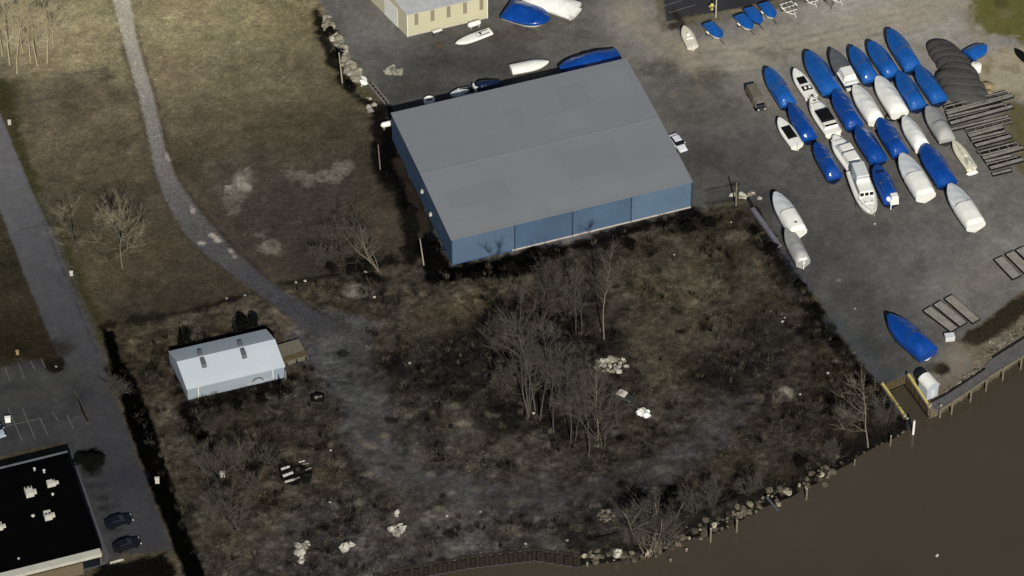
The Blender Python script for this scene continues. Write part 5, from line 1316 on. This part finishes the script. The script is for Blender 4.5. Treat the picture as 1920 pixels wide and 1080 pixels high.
for a, lab in (((685,510),'small white scrap near the weedy ditch below the warehouse'),((555,530),'small white stone at the path end by the ditch'),((572,527),'second white stone at the ditch, right of the path end'),((702,557),'white stone right of the pale bare patch'),((618,942),'small white stone alone in the dark lot below the pallets'),((620,845),'pale stone by the dirt track, above the pallets'),((838,968),'stone scrap near the bottom of the dirt lot'),((901,960),'pale stone near the track at the bottom of the lot'),((1000,775),'white stone at the foot of the grove'),((425,560),'white stone by the ditch left of the path'),((459,554),'white stone by the ditch just left of the path'),((769,681),'small white scrap in the weeds right of the dirt track'),((1332,423),'white scrap in the dark weeds by the warehouse corner'),((1371,417),'white scrap farther right in the weeds by the warehouse corner'),((1264,478),'grey stone in the weeds below the warehouse wall'),((1552,700),'white scrap in the brown patch by the yard edge'),((1500,740),'white scrap beside the pale bare patch at right'),((1063,1014),'white dot of rubble beside the sheet pile corner'),((985,1020),'pale block on the cap of the sheet pile wall'),((1757,1042),'tiny white floating scrap on the brown river'),((105,688),'pale stones on the round island at the lot corner'),((1640,420),'pale stone on the gravel below the flybridge bow'),((1603,579),'pale stone on the bare gravel right of the yard edge')):
    p = G(*a)
    if a[1] == 1042: p = P(1757,1042,WL + .04)
    stone(p, .26, .25, 'concrete' if a[1] < 1040 and a[0] % 2 else 'white_stone', lab, None, 'stone', 'stone')

# pallets and junk
def junk(px_, py_, L, w, h, rz, m, label, name, cat, group=None):
    o = empty(name, G(px_, py_), rz, label, cat, group)
    for k in range(4): MB().box(-L / 2, L / 2, -w / 2 + w * k / 4, -w / 2 + w * (k + .8) / 4, h * .55, h).build('board', M[m], o)
    for x in (-L / 2 + .06, 0, L / 2 - .06): MB().box(x - .05, x + .05, -w / 2, w / 2, 0, h * .55 - .003).build('bearer', M['dock_dark'], o)
blob_scrap = lump(G(558,893), 2.6, .35, 'thicket', 'scrap_mound', 'low black mound under the cluttered scrap boards at lower left', 'mound', seed=31)
for i, (a, L, w, rz, m) in enumerate((((535,880),1.5,.3,.42,'pale_wrap'),((540,892),1.8,.42,.46,'pale_wrap'),((545,884),1.2,.2,.3,'dock_dark'),((543,904),1.7,.3,.36,'unit_metal'),((556,900),1.2,.22,.5,'dock_wood'),((556,880),1.3,.25,.2,'dock_dark'),((573,872),1.2,.2,.2,'dock_wood'),((562,888),1.6,.5,.35,'dock_dark'),((578,882),1.1,.2,.5,'dock_wood'),((578,893),1.4,.4,.1,'dock_dark'),((566,868),1.0,.16,.3,'unit_metal'))):
    junk(a[0], a[1], L, w, .45, rz, m, 'scrap board stack in the cluttered black heap at the lower left of the lot', 'board_stack', 'scrap', 'scrap boards in the black heap')
lump(G(596,747), 1.3, 1.0, 'thicket', 'scrap_mound', 'dark mound beside the dirt track right of the white shed', 'mound', seed=21)
junk(597,750,1.2,.5,.9,.4,'dock_wood','small board heap on the dark mound right of the white shed','board_stack','scrap')
o = empty('wrecked_car', G(1168,746), -.55, 'wrecked dark car body with a pale roof lying right of the grove', 'wreck')
MB().loft([[(x, y * w, z0) for y, z0 in ((-.8, .15), (-.85, .5), (-.6, h), (.6, h), (.85, .5), (.8, .15))] for x, w, h in ((-2.0, .8, .6), (-1.6, 1, .8), (0, 1, .95), (1.4, 1, .7), (1.9, .85, .5))], smooth=False).build('body', M['dark_metal'], o)
MB().frustum(-1.1, .6, -.65, .65, .96, 1.3, .4, .3, .12).build('roof', M['trim'], o)
for sx in (-1.2, 1.2): MB().tube([(sx, -.95, .3), (sx, -.78, .3)], .3, 12).build('wheel', M['tyre'], o)
o = empty('timber_beam', P(1165,1000), .35, 'dark timber beam lying near the shore left of the leafless bush', 'beam'); o.location.z = ground_z(o.location.x, o.location.y)
MB().frustum(-4.3, 4.3, -.2, .2, .02, .4, .2, .1, .02).build('log', M['dock_dark'], o)
o = empty('steel_pipe', P(1451,946), -.9, 'grey pipe sticking out of the bank beside the upper shore stones', 'pipe'); o.location.z = -.6
MB().tube([(-1.8, 0, .9), (1.0, 0, .1)], .22, 8).build('barrel', M['seam_grey'], o); MB().tube([(.95, 0, .11), (1.15, 0, .07)], .26, 8).build('rim', M['seam_grey'], o)
o = empty('plank_ramp', G(709,175), -1.05, 'long dark plank frame lying between the rubble heap and the warehouse', 'plank')
for y in (-.35, .35): MB().box(-3.2, 3.2, y - .12, y + .12, .0, .3).build('beam', M['dock_wood'], o)
for x in range(-3, 4): MB().box(x - .1, x + .1, -.22, .22, .02, .25).build('rung', M['dock_dark'], o)
o = empty('concrete_kerb', P(1436,428), math.atan2(P(1412,402).y - P(1455,462).y, P(1412,402).x - P(1455,462).x), 'long pale concrete kerb along the yard edge above the dark lot', 'kerb')
MB().frustum(-5.2, 5.2, -.45, .45, -.1, .5, .1, .1, .08).build('kerb_block', mat('blue_grey_concrete', C(98, 98, 106), .9, .15, 1), o)
for a, b_, lab in (((1402,372),(1420,408),'dark beam nearer the long kerb at the yard corner'),((1418,390),(1428,408),'shorter dark beam right of the other at the yard corner')):
    p, e = P(*a), P(*b_); d = e - p; o = empty('timber_beam', (p + e) / 2, math.atan2(d.y, d.x), lab, 'beam'); L = d.length
    MB().frustum(-L / 2, L / 2, -.25, .25, 0, .4, .05, .05, .03).build('log', M['dock_dark'], o)

# ------------------------------------------------------------------ bare trees
def tree_proto(seed, H, kind):
    rg = random.Random(seed); tr, cr = MB(), MB()
    def wander(p, d, L, n, curve, up):
        pts = [p.copy()]
        for i in range(n):
            d = (d + Vector((rg.gauss(0, curve), rg.gauss(0, curve), rg.gauss(0, curve * .5) + up))).normalized(); p = p + d * (L / n); pts.append(p.copy())
        return pts
    def twigs(pts, L, n, r, spread):
        for _ in range(n):
            k = rg.randrange(1, len(pts)); q = pts[k - 1].lerp(pts[k], rg.random()); d = (pts[k] - pts[k - 1]).normalized()
            dd = (d * .8 + Vector((rg.gauss(0, spread), rg.gauss(0, spread), rg.gauss(.15, spread * .6)))).normalized()
            w = wander(q, dd, L * rg.uniform(.5, 1.2), 2, .2, .06); cr.tube(w, [r, r * .75, r * .35], 3, False)
    stems = {'poplar': 1, 'spread': 1, 'multi': 5, 'shrub': 7}[kind]
    for s in range(stems):
        lean = 0.03 if stems == 1 else .34
        a = rg.uniform(0, 6.28); h = H * (1 if s == 0 else rg.uniform(.6, .95))
        d0 = Vector((math.cos(a) * lean, math.sin(a) * lean, 1)).normalized(); base = Vector((math.cos(a) * .25 * (stems > 1), math.sin(a) * .25 * (stems > 1), -.3))
        r0 = h * (.0064 if kind == 'poplar' else .0105)
        tp = wander(base, d0, h, 9, .05 if kind == 'poplar' else .09, .03)
        tr.tube(tp, [max(.03, r0 * (1 - .9 * i / 9)) for i in range(10)], 6)
        nb = {'poplar': 20, 'spread': 15, 'multi': 9, 'shrub': 6}[kind]
        for i in range(nb):
            t = rg.uniform(.22 if kind != 'poplar' else .28, .97); k = min(int(t * 9), 8); q = tp[k].lerp(tp[k + 1], t * 9 - k)
            a = rg.uniform(0, 6.28); el = {'poplar': 1.0, 'spread': .5, 'multi': .7, 'shrub': .7}[kind] + rg.uniform(-.25, .3)
            d = Vector((math.cos(a) * math.cos(el), math.sin(a) * math.cos(el), math.sin(el)))
            L = h * {'poplar': .26, 'spread': .42, 'multi': .3, 'shrub': .4}[kind] * (1.15 - .75 * t) * rg.uniform(.75, 1.25) + .5
            bp = wander(q, d, L, 5, .13, .07); rb = max(.03, r0 * .42 * (1 - .55 * t)); tr.tube(bp, [rb * (1 - .8 * j / 5) for j in range(6)], 4)
            for _ in range({'poplar': 6, 'spread': 5, 'multi': 5, 'shrub': 4}[kind]):
                u = rg.uniform(.25, 1); k2 = min(int(u * 5), 4); q2 = bp[k2].lerp(bp[k2 + 1], u * 5 - k2)
                dd = ((bp[k2 + 1] - bp[k2]).normalized() + Vector((rg.gauss(0, .5), rg.gauss(0, .5), rg.gauss(.15, .35)))).normalized()
                sb = wander(q2, dd, L * rg.uniform(.3, .55), 3, .16, .06); cr.tube(sb, [.020, .016, .012, .007], 3, False)
                twigs(sb, max(.7, L * .26), 8, .0088, .55)
        twigs(tp[6:], h * .07, 14, .009, .5)
    return tr, cr
PROTO = {}
KINDS = [('poplar', 24), ('poplar', 22), ('poplar', 20), ('spread', 11), ('spread', 12), ('multi', 14), ('multi', 12), ('shrub', 5), ('shrub', 6)]
for i, (k, H) in enumerate(KINDS):
    tr, cr = tree_proto(900 + i * 7, H, k); H = max(v[2] for v in tr.v + cr.v); a = tr.build('trunk', None); b_ = cr.build('twigs', None)
    PROTO.setdefault(k, []).append((H, a.data, b_.data)); bpy.data.objects.remove(a); bpy.data.objects.remove(b_)
mesh_mat = {}
def with_mat(me, m):
    if (me.name, m) not in mesh_mat:
        c = me.copy(); c.materials.append(M[m]); mesh_mat[(me.name, m)] = c
    return mesh_mat[(me.name, m)]
def tree(px_, py_, hpx, kind, label, group, bark='bark_mid', twig='twig_mid', name='bare_tree', lean=(0, 0), wide=1.0, cat='tree', i=None):
    opts = PROTO[kind]; H, tm, cm = opts[(RNG.randrange(len(opts)) if i is None else i)]
    p = G(px_, py_); o = empty(name, p, RNG.uniform(0, 6.28), label, cat, group); h = hpx / (.707 * 11.0); s = h / H; o.scale = (s * wide, s * wide, s)
    o.rotation_mode = 'XYZ'; o.rotation_euler = (0, 0, RNG.uniform(0, 6.28))
    if lean != (0, 0): o.matrix_world = Matrix.Translation(p) @ Matrix.Rotation(math.radians(lean[0]), 4, 'Y') @ Matrix.Rotation(RNG.uniform(0, 6.28), 4, 'Z') @ Matrix.Diagonal((s * wide, s * wide, s, 1))
    for nm, me, mm in (('trunk', tm, bark), ('twigs', cm, twig)):
        c = bpy.data.objects.new(nm, with_mat(me, mm)); COL.objects.link(c); c.parent = o
    return o
GV = 'bare trees of the central grove'
for a in ((1133,636,168,'poplar','tallest pale-trunked bare tree at the right edge of the grove','bark_pale'),(1080,628,124,'poplar','bare tree of the upper grove, just left of the pale-trunked one','bark_mid'),(1090,628,118,'poplar','slim bare tree of the upper grove, between two taller ones','bark_mid'),
          (1047,574,80,'multi','bare tree nearest the blue warehouse wall','bark_dark'),(1062,600,84,'multi','low branching bare tree in the upper grove','bark_dark'),(1004,770,235,'poplar','tallest dark bare tree in the left of the grove','bark_mid'),(1012,788,190,'poplar','bare tree at the lower left of the grove beside the tallest one','bark_mid'),
          (1029,770,165,'poplar','bare tree in the middle of the grove behind the lower row','bark_mid'),(993,786,130,'multi','multi-stemmed bare tree leaning left at the grove edge','bark_mid'),(1038,810,150,'poplar','bare tree at the near left of the lower grove row','bark_mid'),(1069,831,150,'poplar','bare tree in the near row of the grove, third from right','bark_mid'),
          (1079,827,120,'poplar','slim bare tree in the near row of the grove, second row from the track','bark_mid'),(1104,855,165,'poplar','bare tree nearest the dirt track at the foot of the grove','bark_mid'),(1122,838,145,'poplar','pale-trunked bare tree at the lower right of the grove','bark_pale'),(1131,838,120,'multi','multi-stemmed bare tree at the lower right edge of the grove','bark_mid'),
          (975,700,120,'multi','multi-stemmed bare tree at the upper left of the grove','bark_dark'),(1050,740,130,'multi','multi-stemmed bare tree in the middle of the grove','bark_dark'),(1090,770,110,'multi','multi-stemmed bare tree in the right half of the grove','bark_dark'),(950,655,80,'multi','small bare tree at the far left of the grove','bark_dark'),
          (1015,625,110,'multi','bare tree between the upper and left groups of the grove','bark_dark'),(940,740,60,'shrub','leafless bush at the left foot of the grove','bark_dark')):
    tree(a[0], a[1], a[2] * 1.04, a[3], a[4], GV, a[5], 'twig_mid', lean=((RNG.uniform(-5, 3), 0)), wide=1.0 if a[3] != 'poplar' else 1.15)
GU = 'pale bare trees of the corner grove'
for a in ((88,118,150,'pale bare tree with a bright trunk, rightmost of the corner grove'),(70,124,140,'pale bare tree second from the right in the corner grove'),(57,118,130,'pale bare tree in the middle of the corner grove'),(43,100,120,'pale bare tree behind the others in the corner grove'),(32,138,150,'pale bare tree nearest the field at the left of the corner grove'),(18,122,130,'pale bare tree at the left of the corner grove'),(100,88,110,'small pale bare tree at the far right of the corner grove'),(4,105,120,'pale bare tree cut by the left edge in the corner grove')):
    tree(a[0], a[1], a[2], 'poplar', a[3], GU, 'twig_pale', 'twig_pale', wide=1.25)
tree(146,468,100,'spread','bare tree beside the road at the left of the field','field trees','bark_mid','twig_dark')
tree(230,503,125,'spread','slender bare tree standing alone in the lower field','field trees','bark_pale','twig_dark',i=0)
tree(241,462,90,'multi','bare tree just behind the slender one in the lower field','field trees','bark_mid','twig_dark')
tree(180,440,60,'multi','small leafless thicket tree between the two field trees','field trees','twig_mid','twig_dark')
tree(647,512,115,'spread','dark spreading bare tree above the pale bare patch','ditch trees','bark_dark','twig_mid',i=1)
tree(713,508,100,'multi','bare tree with pale stems left of the warehouse corner pole','ditch trees','bark_pale','twig_mid')
tree(605,500,50,'shrub','leafless bush at the left of the dark spreading tree','ditch trees','twig_mid','twig_mid',name='bare_bush',cat='bush')
tree(1628,838,118,'spread','pale spreading bare tree at the shore left of the boat well','shore trees','bark_pale','bark_pale',wide=1.15,i=1)
tree(1214,1036,105,'shrub','pale leafless bush fanning out over the rocky bank','shore trees','bark_pale','bark_mid',name='bare_bush',cat='bush',wide=1.1)
tree(1245,1022,85,'shrub','leafless bush beside the fanning one on the rocky bank','shore trees','bark_pale','bark_mid',name='bare_bush',cat='bush')
tree(1188,1012,60,'shrub','small leafless bush at the left of the fanning one','shore trees','bark_mid','twig_mid',name='bare_bush',cat='bush')
for a in ((1300,965,60,'leafless bush in the dark scrub above the middle bank'),(1335,950,55,'leafless bush right of the middle scrub above the bank'),(1400,925,50,'leafless bush above the upper shore stones'),(1560,870,50,'leafless bush between the upper stones and the shoreline tree'),(1660,800,55,'leafless bush beside the left side of the boat well'),(1590,800,55,'leafless bush left of the pale shoreline tree')):
    tree(a[0], a[1], a[2], 'shrub', a[3], 'shore bushes', 'bark_mid', 'twig_mid', name='bare_bush', cat='bush')
for a in ((447,998,85,'multi','grey bare tree at the lower left near the bottom edge'),(415,905,75,'multi','bare tree beside the white box in the lower left brush'),(452,885,70,'shrub','leafless bush right of the white box in the lower left brush'),(385,885,60,'shrub','leafless bush left of the white box in the lower left brush'),(405,960,60,'shrub','leafless bush between the two lower left bare trees'),(480,930,45,'shrub','leafless bush left of the black scrap heap'),(225,745,55,'shrub','leafless bush in the black strip beside the road'),(505,880,40,'shrub','leafless bush just above the black scrap heap')):
    tree(a[0], a[1], a[2], a[3], a[4], 'lower left brush', 'bark_mid', 'twig_mid', name='bare_bush' if a[3] == 'shrub' else 'bare_tree', cat='bush' if a[3] == 'shrub' else 'tree')

# dark evergreens and thickets
def evergreen(px_, py_, r, h, label, m='evergreen', name='evergreen_bush', group='dark bushes', conical=False, cat='bush', n=900):
    p = G(px_, py_); o = empty(name, p, RNG.uniform(0, 6), label, cat, group); mb = MB(); rg = random.Random(px_ * 7 + py_)
    for i in range(n):
        z = rg.random() ** .8; a = rg.uniform(0, 6.28)
        env = (1 - z) if conical else math.sqrt(max(0, 1 - (z * .95) ** 2)); rr = r * env * (rg.random() ** .4) * (.75 + .25 * math.sin(a * 3 + z * 5))
        c = Vector((rr * math.cos(a), rr * math.sin(a), z * h)); s_ = r * rg.uniform(.07, .17)
        u = Vector((rg.gauss(0, 1), rg.gauss(0, 1), rg.gauss(0, .6))).normalized(); v = u.orthogonal().normalized()
        mb.add([c - u * s_, c + v * s_ * .5, c + u * s_, c - v * s_ * .5], [(0, 1, 2, 3)])
    mb.build('foliage', M[m], o)
    t = MB(); t.tube([(0, 0, -.2), (.05, 0, h * .5), (0, .05, h * .8)], [.12, .08, .03], 5)
    for k in range(6):
        a = k * 1.05; t.tube([(0, 0, h * (.1 + .1 * k)), (math.cos(a) * r * .6, math.sin(a) * r * .6, h * (.25 + .1 * k))], [.05, .015], 4)
    t.build('trunk', M['bark_dark'], o)
for a in ((527,748,.9,4.6,'dark spire-shaped evergreen at the near right corner of the white shed',True),(340,655,1.2,4.0,'dark evergreen behind the far left corner of the white shed',True),(352,648,.9,3.2,'smaller dark evergreen behind the left end of the white shed',True),(452,622,1.7,3.4,'dark evergreen behind the middle of the white shed',False),(475,612,1.3,2.6,'lower dark evergreen behind the right end of the white shed',False)):
    evergreen(a[0], a[1], a[2], a[3], a[4], conical=a[5])
for a in ((172,872,2.0,2.0,'black evergreen shrub at the far right corner of the black roofed building'),(152,866,1.4,1.6,'smaller black shrub beside the pavement corner of the black roofed building'),(186,866,1.2,1.5,'black shrub at the parking edge of the planting bed by the building')):
    evergreen(a[0], a[1], a[2], a[3], a[4], group='bushes by the building')
for i, (a, b_, r, h, lab) in enumerate(((445,765,1.4,1.3,'dark weed clump under the near wall of the shed, left one'),(490,752,1.3,1.2,'dark weed clump under the near wall of the shed, right one'),(890,522,1.5,1.2,'dark thicket in the black ground below the warehouse wall, left one'),(960,505,1.6,1.3,'dark thicket in the black ground below the warehouse wall, middle one'),(1180,462,1.6,1.4,'dark thicket below the warehouse wall near the grove top'),(1290,430,1.8,1.4,'dark thicket below the right corner of the warehouse'),(1330,422,1.5,1.3,'dark thicket right of the warehouse corner'),
    (820,470,1.6,1.5,'dark thicket at the left end wall of the warehouse'),(770,400,1.5,1.5,'dark thicket in the black strip left of the warehouse'),(725,330,1.4,1.4,'dark thicket at the foot of the thin pole left of the warehouse'),(635,105,1.7,1.5,'dark thicket beside the upper part of the rubble heap'),(620,65,1.6,1.4,'dark thicket at the top end of the rubble heap'),(655,165,1.5,1.4,'dark thicket below the pale pole by the rubble heap'),
    (1450,468,1.3,1.2,'dark thicket below the concrete kerb at the yard edge'),(1500,540,1.4,1.2,'dark thicket half way down the yard edge'),(1570,650,1.5,1.2,'dark thicket low on the yard edge'),(1610,720,1.6,1.3,'dark thicket near the lower end of the yard edge'),(1260,930,1.8,1.4,'dark thicket above the fanning shoreline bush'),(1310,935,1.7,1.4,'dark thicket above the middle bank'),(1400,915,1.6,1.4,'dark thicket above the upper shore stones'),(1500,870,1.6,1.3,'dark thicket at the upper end of the rocky bank'),(1240,955,1.7,1.4,'dark thicket just behind the fanning shoreline bush'))):
    evergreen(a, b_, r, h, lab, 'thicket', 'thicket', 'dark thickets', n=500)

# ------------------------------------------------------------------ dry weeds over the rough ground (nobody could count them)
def weeds(name, n, region_ids, hlo, hhi, wlo, whi, label, seed, bright=1.0, dens=None, jitter=.36):
    rs = np.random.RandomState(seed)
    x = rs.uniform(-92, 96, n * 4); y = rs.uniform(-74, 92, n * 4)
    i = np.clip(np.searchsorted(gx, x), 0, NX - 1); j = np.clip(np.searchsorted(gy, y), 0, NY - 1); k = j * NX + i
    ok = np.isin(region[k], region_ids) & (HEIGHT[k] > -1.4)
    ok &= colr[k].mean(1) < (.06 if 1 in region_ids or 3 in region_ids else 9)
    if dens is not None: ok &= rs.rand(n * 4) < dens[k]
    k = k[ok][:n]; x = x[ok][:n]; y = y[ok][:n]; m = k.size; z = HEIGHT[k]
    h = rs.uniform(hlo, hhi, m); w = rs.uniform(wlo, whi, m); a = rs.uniform(0, 6.283, m); lx, ly = rs.normal(0, .45, m) * h, rs.normal(0, .45, m) * h
    dx, dy = np.cos(a) * w, np.sin(a) * w
    v = np.stack([np.stack([x - dx, y - dy, z - .03], 1), np.stack([x + dx, y + dy, z - .03], 1), np.stack([x + dx * .5 + lx, y + dy * .5 + ly, z + h], 1), np.stack([x - dx * .7 + lx * 1.2, y - dy * .7 + ly * 1.2, z + h * .8], 1)], 1).reshape(-1, 3)
    c = colr[k] * np.exp(np.clip(rs.normal(0, jitter, m), -1.2, .7))[:, None] * bright * (1 + rs.normal(0, .08, (m, 3))); c = np.clip(c, .001, .5)
    c4 = np.repeat(np.concatenate([c, np.ones((m, 1))], 1), 4, 0)
    me = bpy.data.meshes.new(name); me.vertices.add(4 * m); me.vertices.foreach_set("co", v.astype(np.float32).ravel())
    me.loops.add(4 * m); me.loops.foreach_set("vertex_index", np.arange(4 * m, dtype=np.int32)); me.polygons.add(m); me.polygons.foreach_set("loop_start", np.arange(0, 4 * m, 4, dtype=np.int32))
    me.update(calc_edges=True); at = me.attributes.new("col", 'FLOAT_COLOR', 'POINT'); at.data.foreach_set("color", c4.astype(np.float32).ravel())
    me.materials.append(M['weed']); o = bpy.data.objects.new(name, me); COL.objects.link(o); tag(o, label, 'weeds', None, 'stuff')
M['weed'] = attr_mat('dry_weeds', .95, 3.0, .25, 0)
lotd = np.clip(.35 + fbm(X, Y, 5, 401, 3) * 2.2, .05, 1)
weeds('dry_weeds', 130000, [1], .08, .38, .025, .095, 'dry brown weeds and brush covering the rough lot', 11, 1.15, lotd)
weeds('sparse_weeds', 9000, [3], .04, .15, .03, .09, 'sparse dead weeds on the dirt track', 12, 1.1)
weeds('straw_grass', 80000, [0], .05, .16, .03, .10, 'short straw coloured grass tufts in the field', 13, 1.05, None, .3)
scatter(along_px([(1768,736),(1815,705),(1840,688)], [5, 6, 4]), 40, .26, ('rubble_dark', 'dock_wood', 'rubble'), 'small stone on the rough gravel strip between the white hut and the boardwalk', 'stones on the point', 'stone', .8)
scatter(along_px([(1850,668),(1885,642),(1925,612)], [6, 9, 8]), 60, .26, ('rubble_dark', 'dock_wood', 'rubble'), 'small stone on the gravel strip above the right end of the boardwalk', 'stones on the gravel strip', 'stone', .8)

# low twiggy brush in the dark beds of the lot
def brush(name, n, seed, label):
    rs = np.random.RandomState(seed); x = rs.uniform(-70, 80, n * 12); y = rs.uniform(-72, 20, n * 12)
    i = np.clip(np.searchsorted(gx, x), 0, NX - 1); j = np.clip(np.searchsorted(gy, y), 0, NY - 1); k = j * NX + i
    ok = np.isin(region[k], (1,)) & (HEIGHT[k] > -1.2) & (trk[k] > 4.6) & (rs.rand(n * 12) < np.clip(.12 + ca[k] * 2.2 + (colr[k].mean(1) < .022) * .35, 0, 1)); k = k[ok][:n]; x = x[ok][:n]; y = y[ok][:n]; m = k.size; B = 34
    R0 = rs.uniform(.3, 1.0, m); H0 = rs.uniform(.35, 1.3, m); tone = rs.choice([0, 0, 1, 1, 2], m)
    base = np.array([C(20, 19, 17), C(48, 45, 40), C(84, 78, 67)])[tone]
    rep = lambda q: np.repeat(q, B, 0)
    a = rs.uniform(0, 6.283, m * B); r = rep(R0) * np.sqrt(rs.rand(m * B)) * .5; bx, by, bz = rep(x) + r * np.cos(a), rep(y) + r * np.sin(a), rep(HEIGHT[k]) - .05
    h = rep(H0) * rs.uniform(.4, 1.1, m * B); ln = rep(R0) * rs.uniform(.2, .9, m * B); tx, ty, tz = bx + ln * np.cos(a), by + ln * np.sin(a), bz + h
    b = rs.uniform(0, 6.283, m * B); w = rs.uniform(.012, .035, m * B); dx, dy = np.cos(b) * w, np.sin(b) * w
    v = np.stack([np.stack([bx - dx, by - dy, bz], 1), np.stack([bx + dx, by + dy, bz], 1), np.stack([tx + dx * .4, ty + dy * .4, tz], 1), np.stack([tx - dx * .4, ty - dy * .4, tz], 1)], 1).reshape(-1, 3)
    c = rep(base) * np.exp(rs.normal(0, .25, m * B))[:, None]; c4 = np.repeat(np.concatenate([np.clip(c, .001, .4), np.ones((m * B, 1))], 1), 4, 0); q = m * B
    me = bpy.data.meshes.new(name); me.vertices.add(4 * q); me.vertices.foreach_set("co", v.astype(np.float32).ravel())
    me.loops.add(4 * q); me.loops.foreach_set("vertex_index", np.arange(4 * q, dtype=np.int32)); me.polygons.add(q); me.polygons.foreach_set("loop_start", np.arange(0, 4 * q, 4, dtype=np.int32))
    me.update(calc_edges=True); at = me.attributes.new("col", 'FLOAT_COLOR', 'POINT'); at.data.foreach_set("color", c4.astype(np.float32).ravel())
    me.materials.append(M['weed']); o = bpy.data.objects.new(name, me); COL.objects.link(o); tag(o, label, 'brush', None, 'stuff')
trk = sdist(px(*TRACK), closed=False, pad=20)
brush('low_brush', 1700, 77, 'low leafless brush in the dark parts of the rough lot')
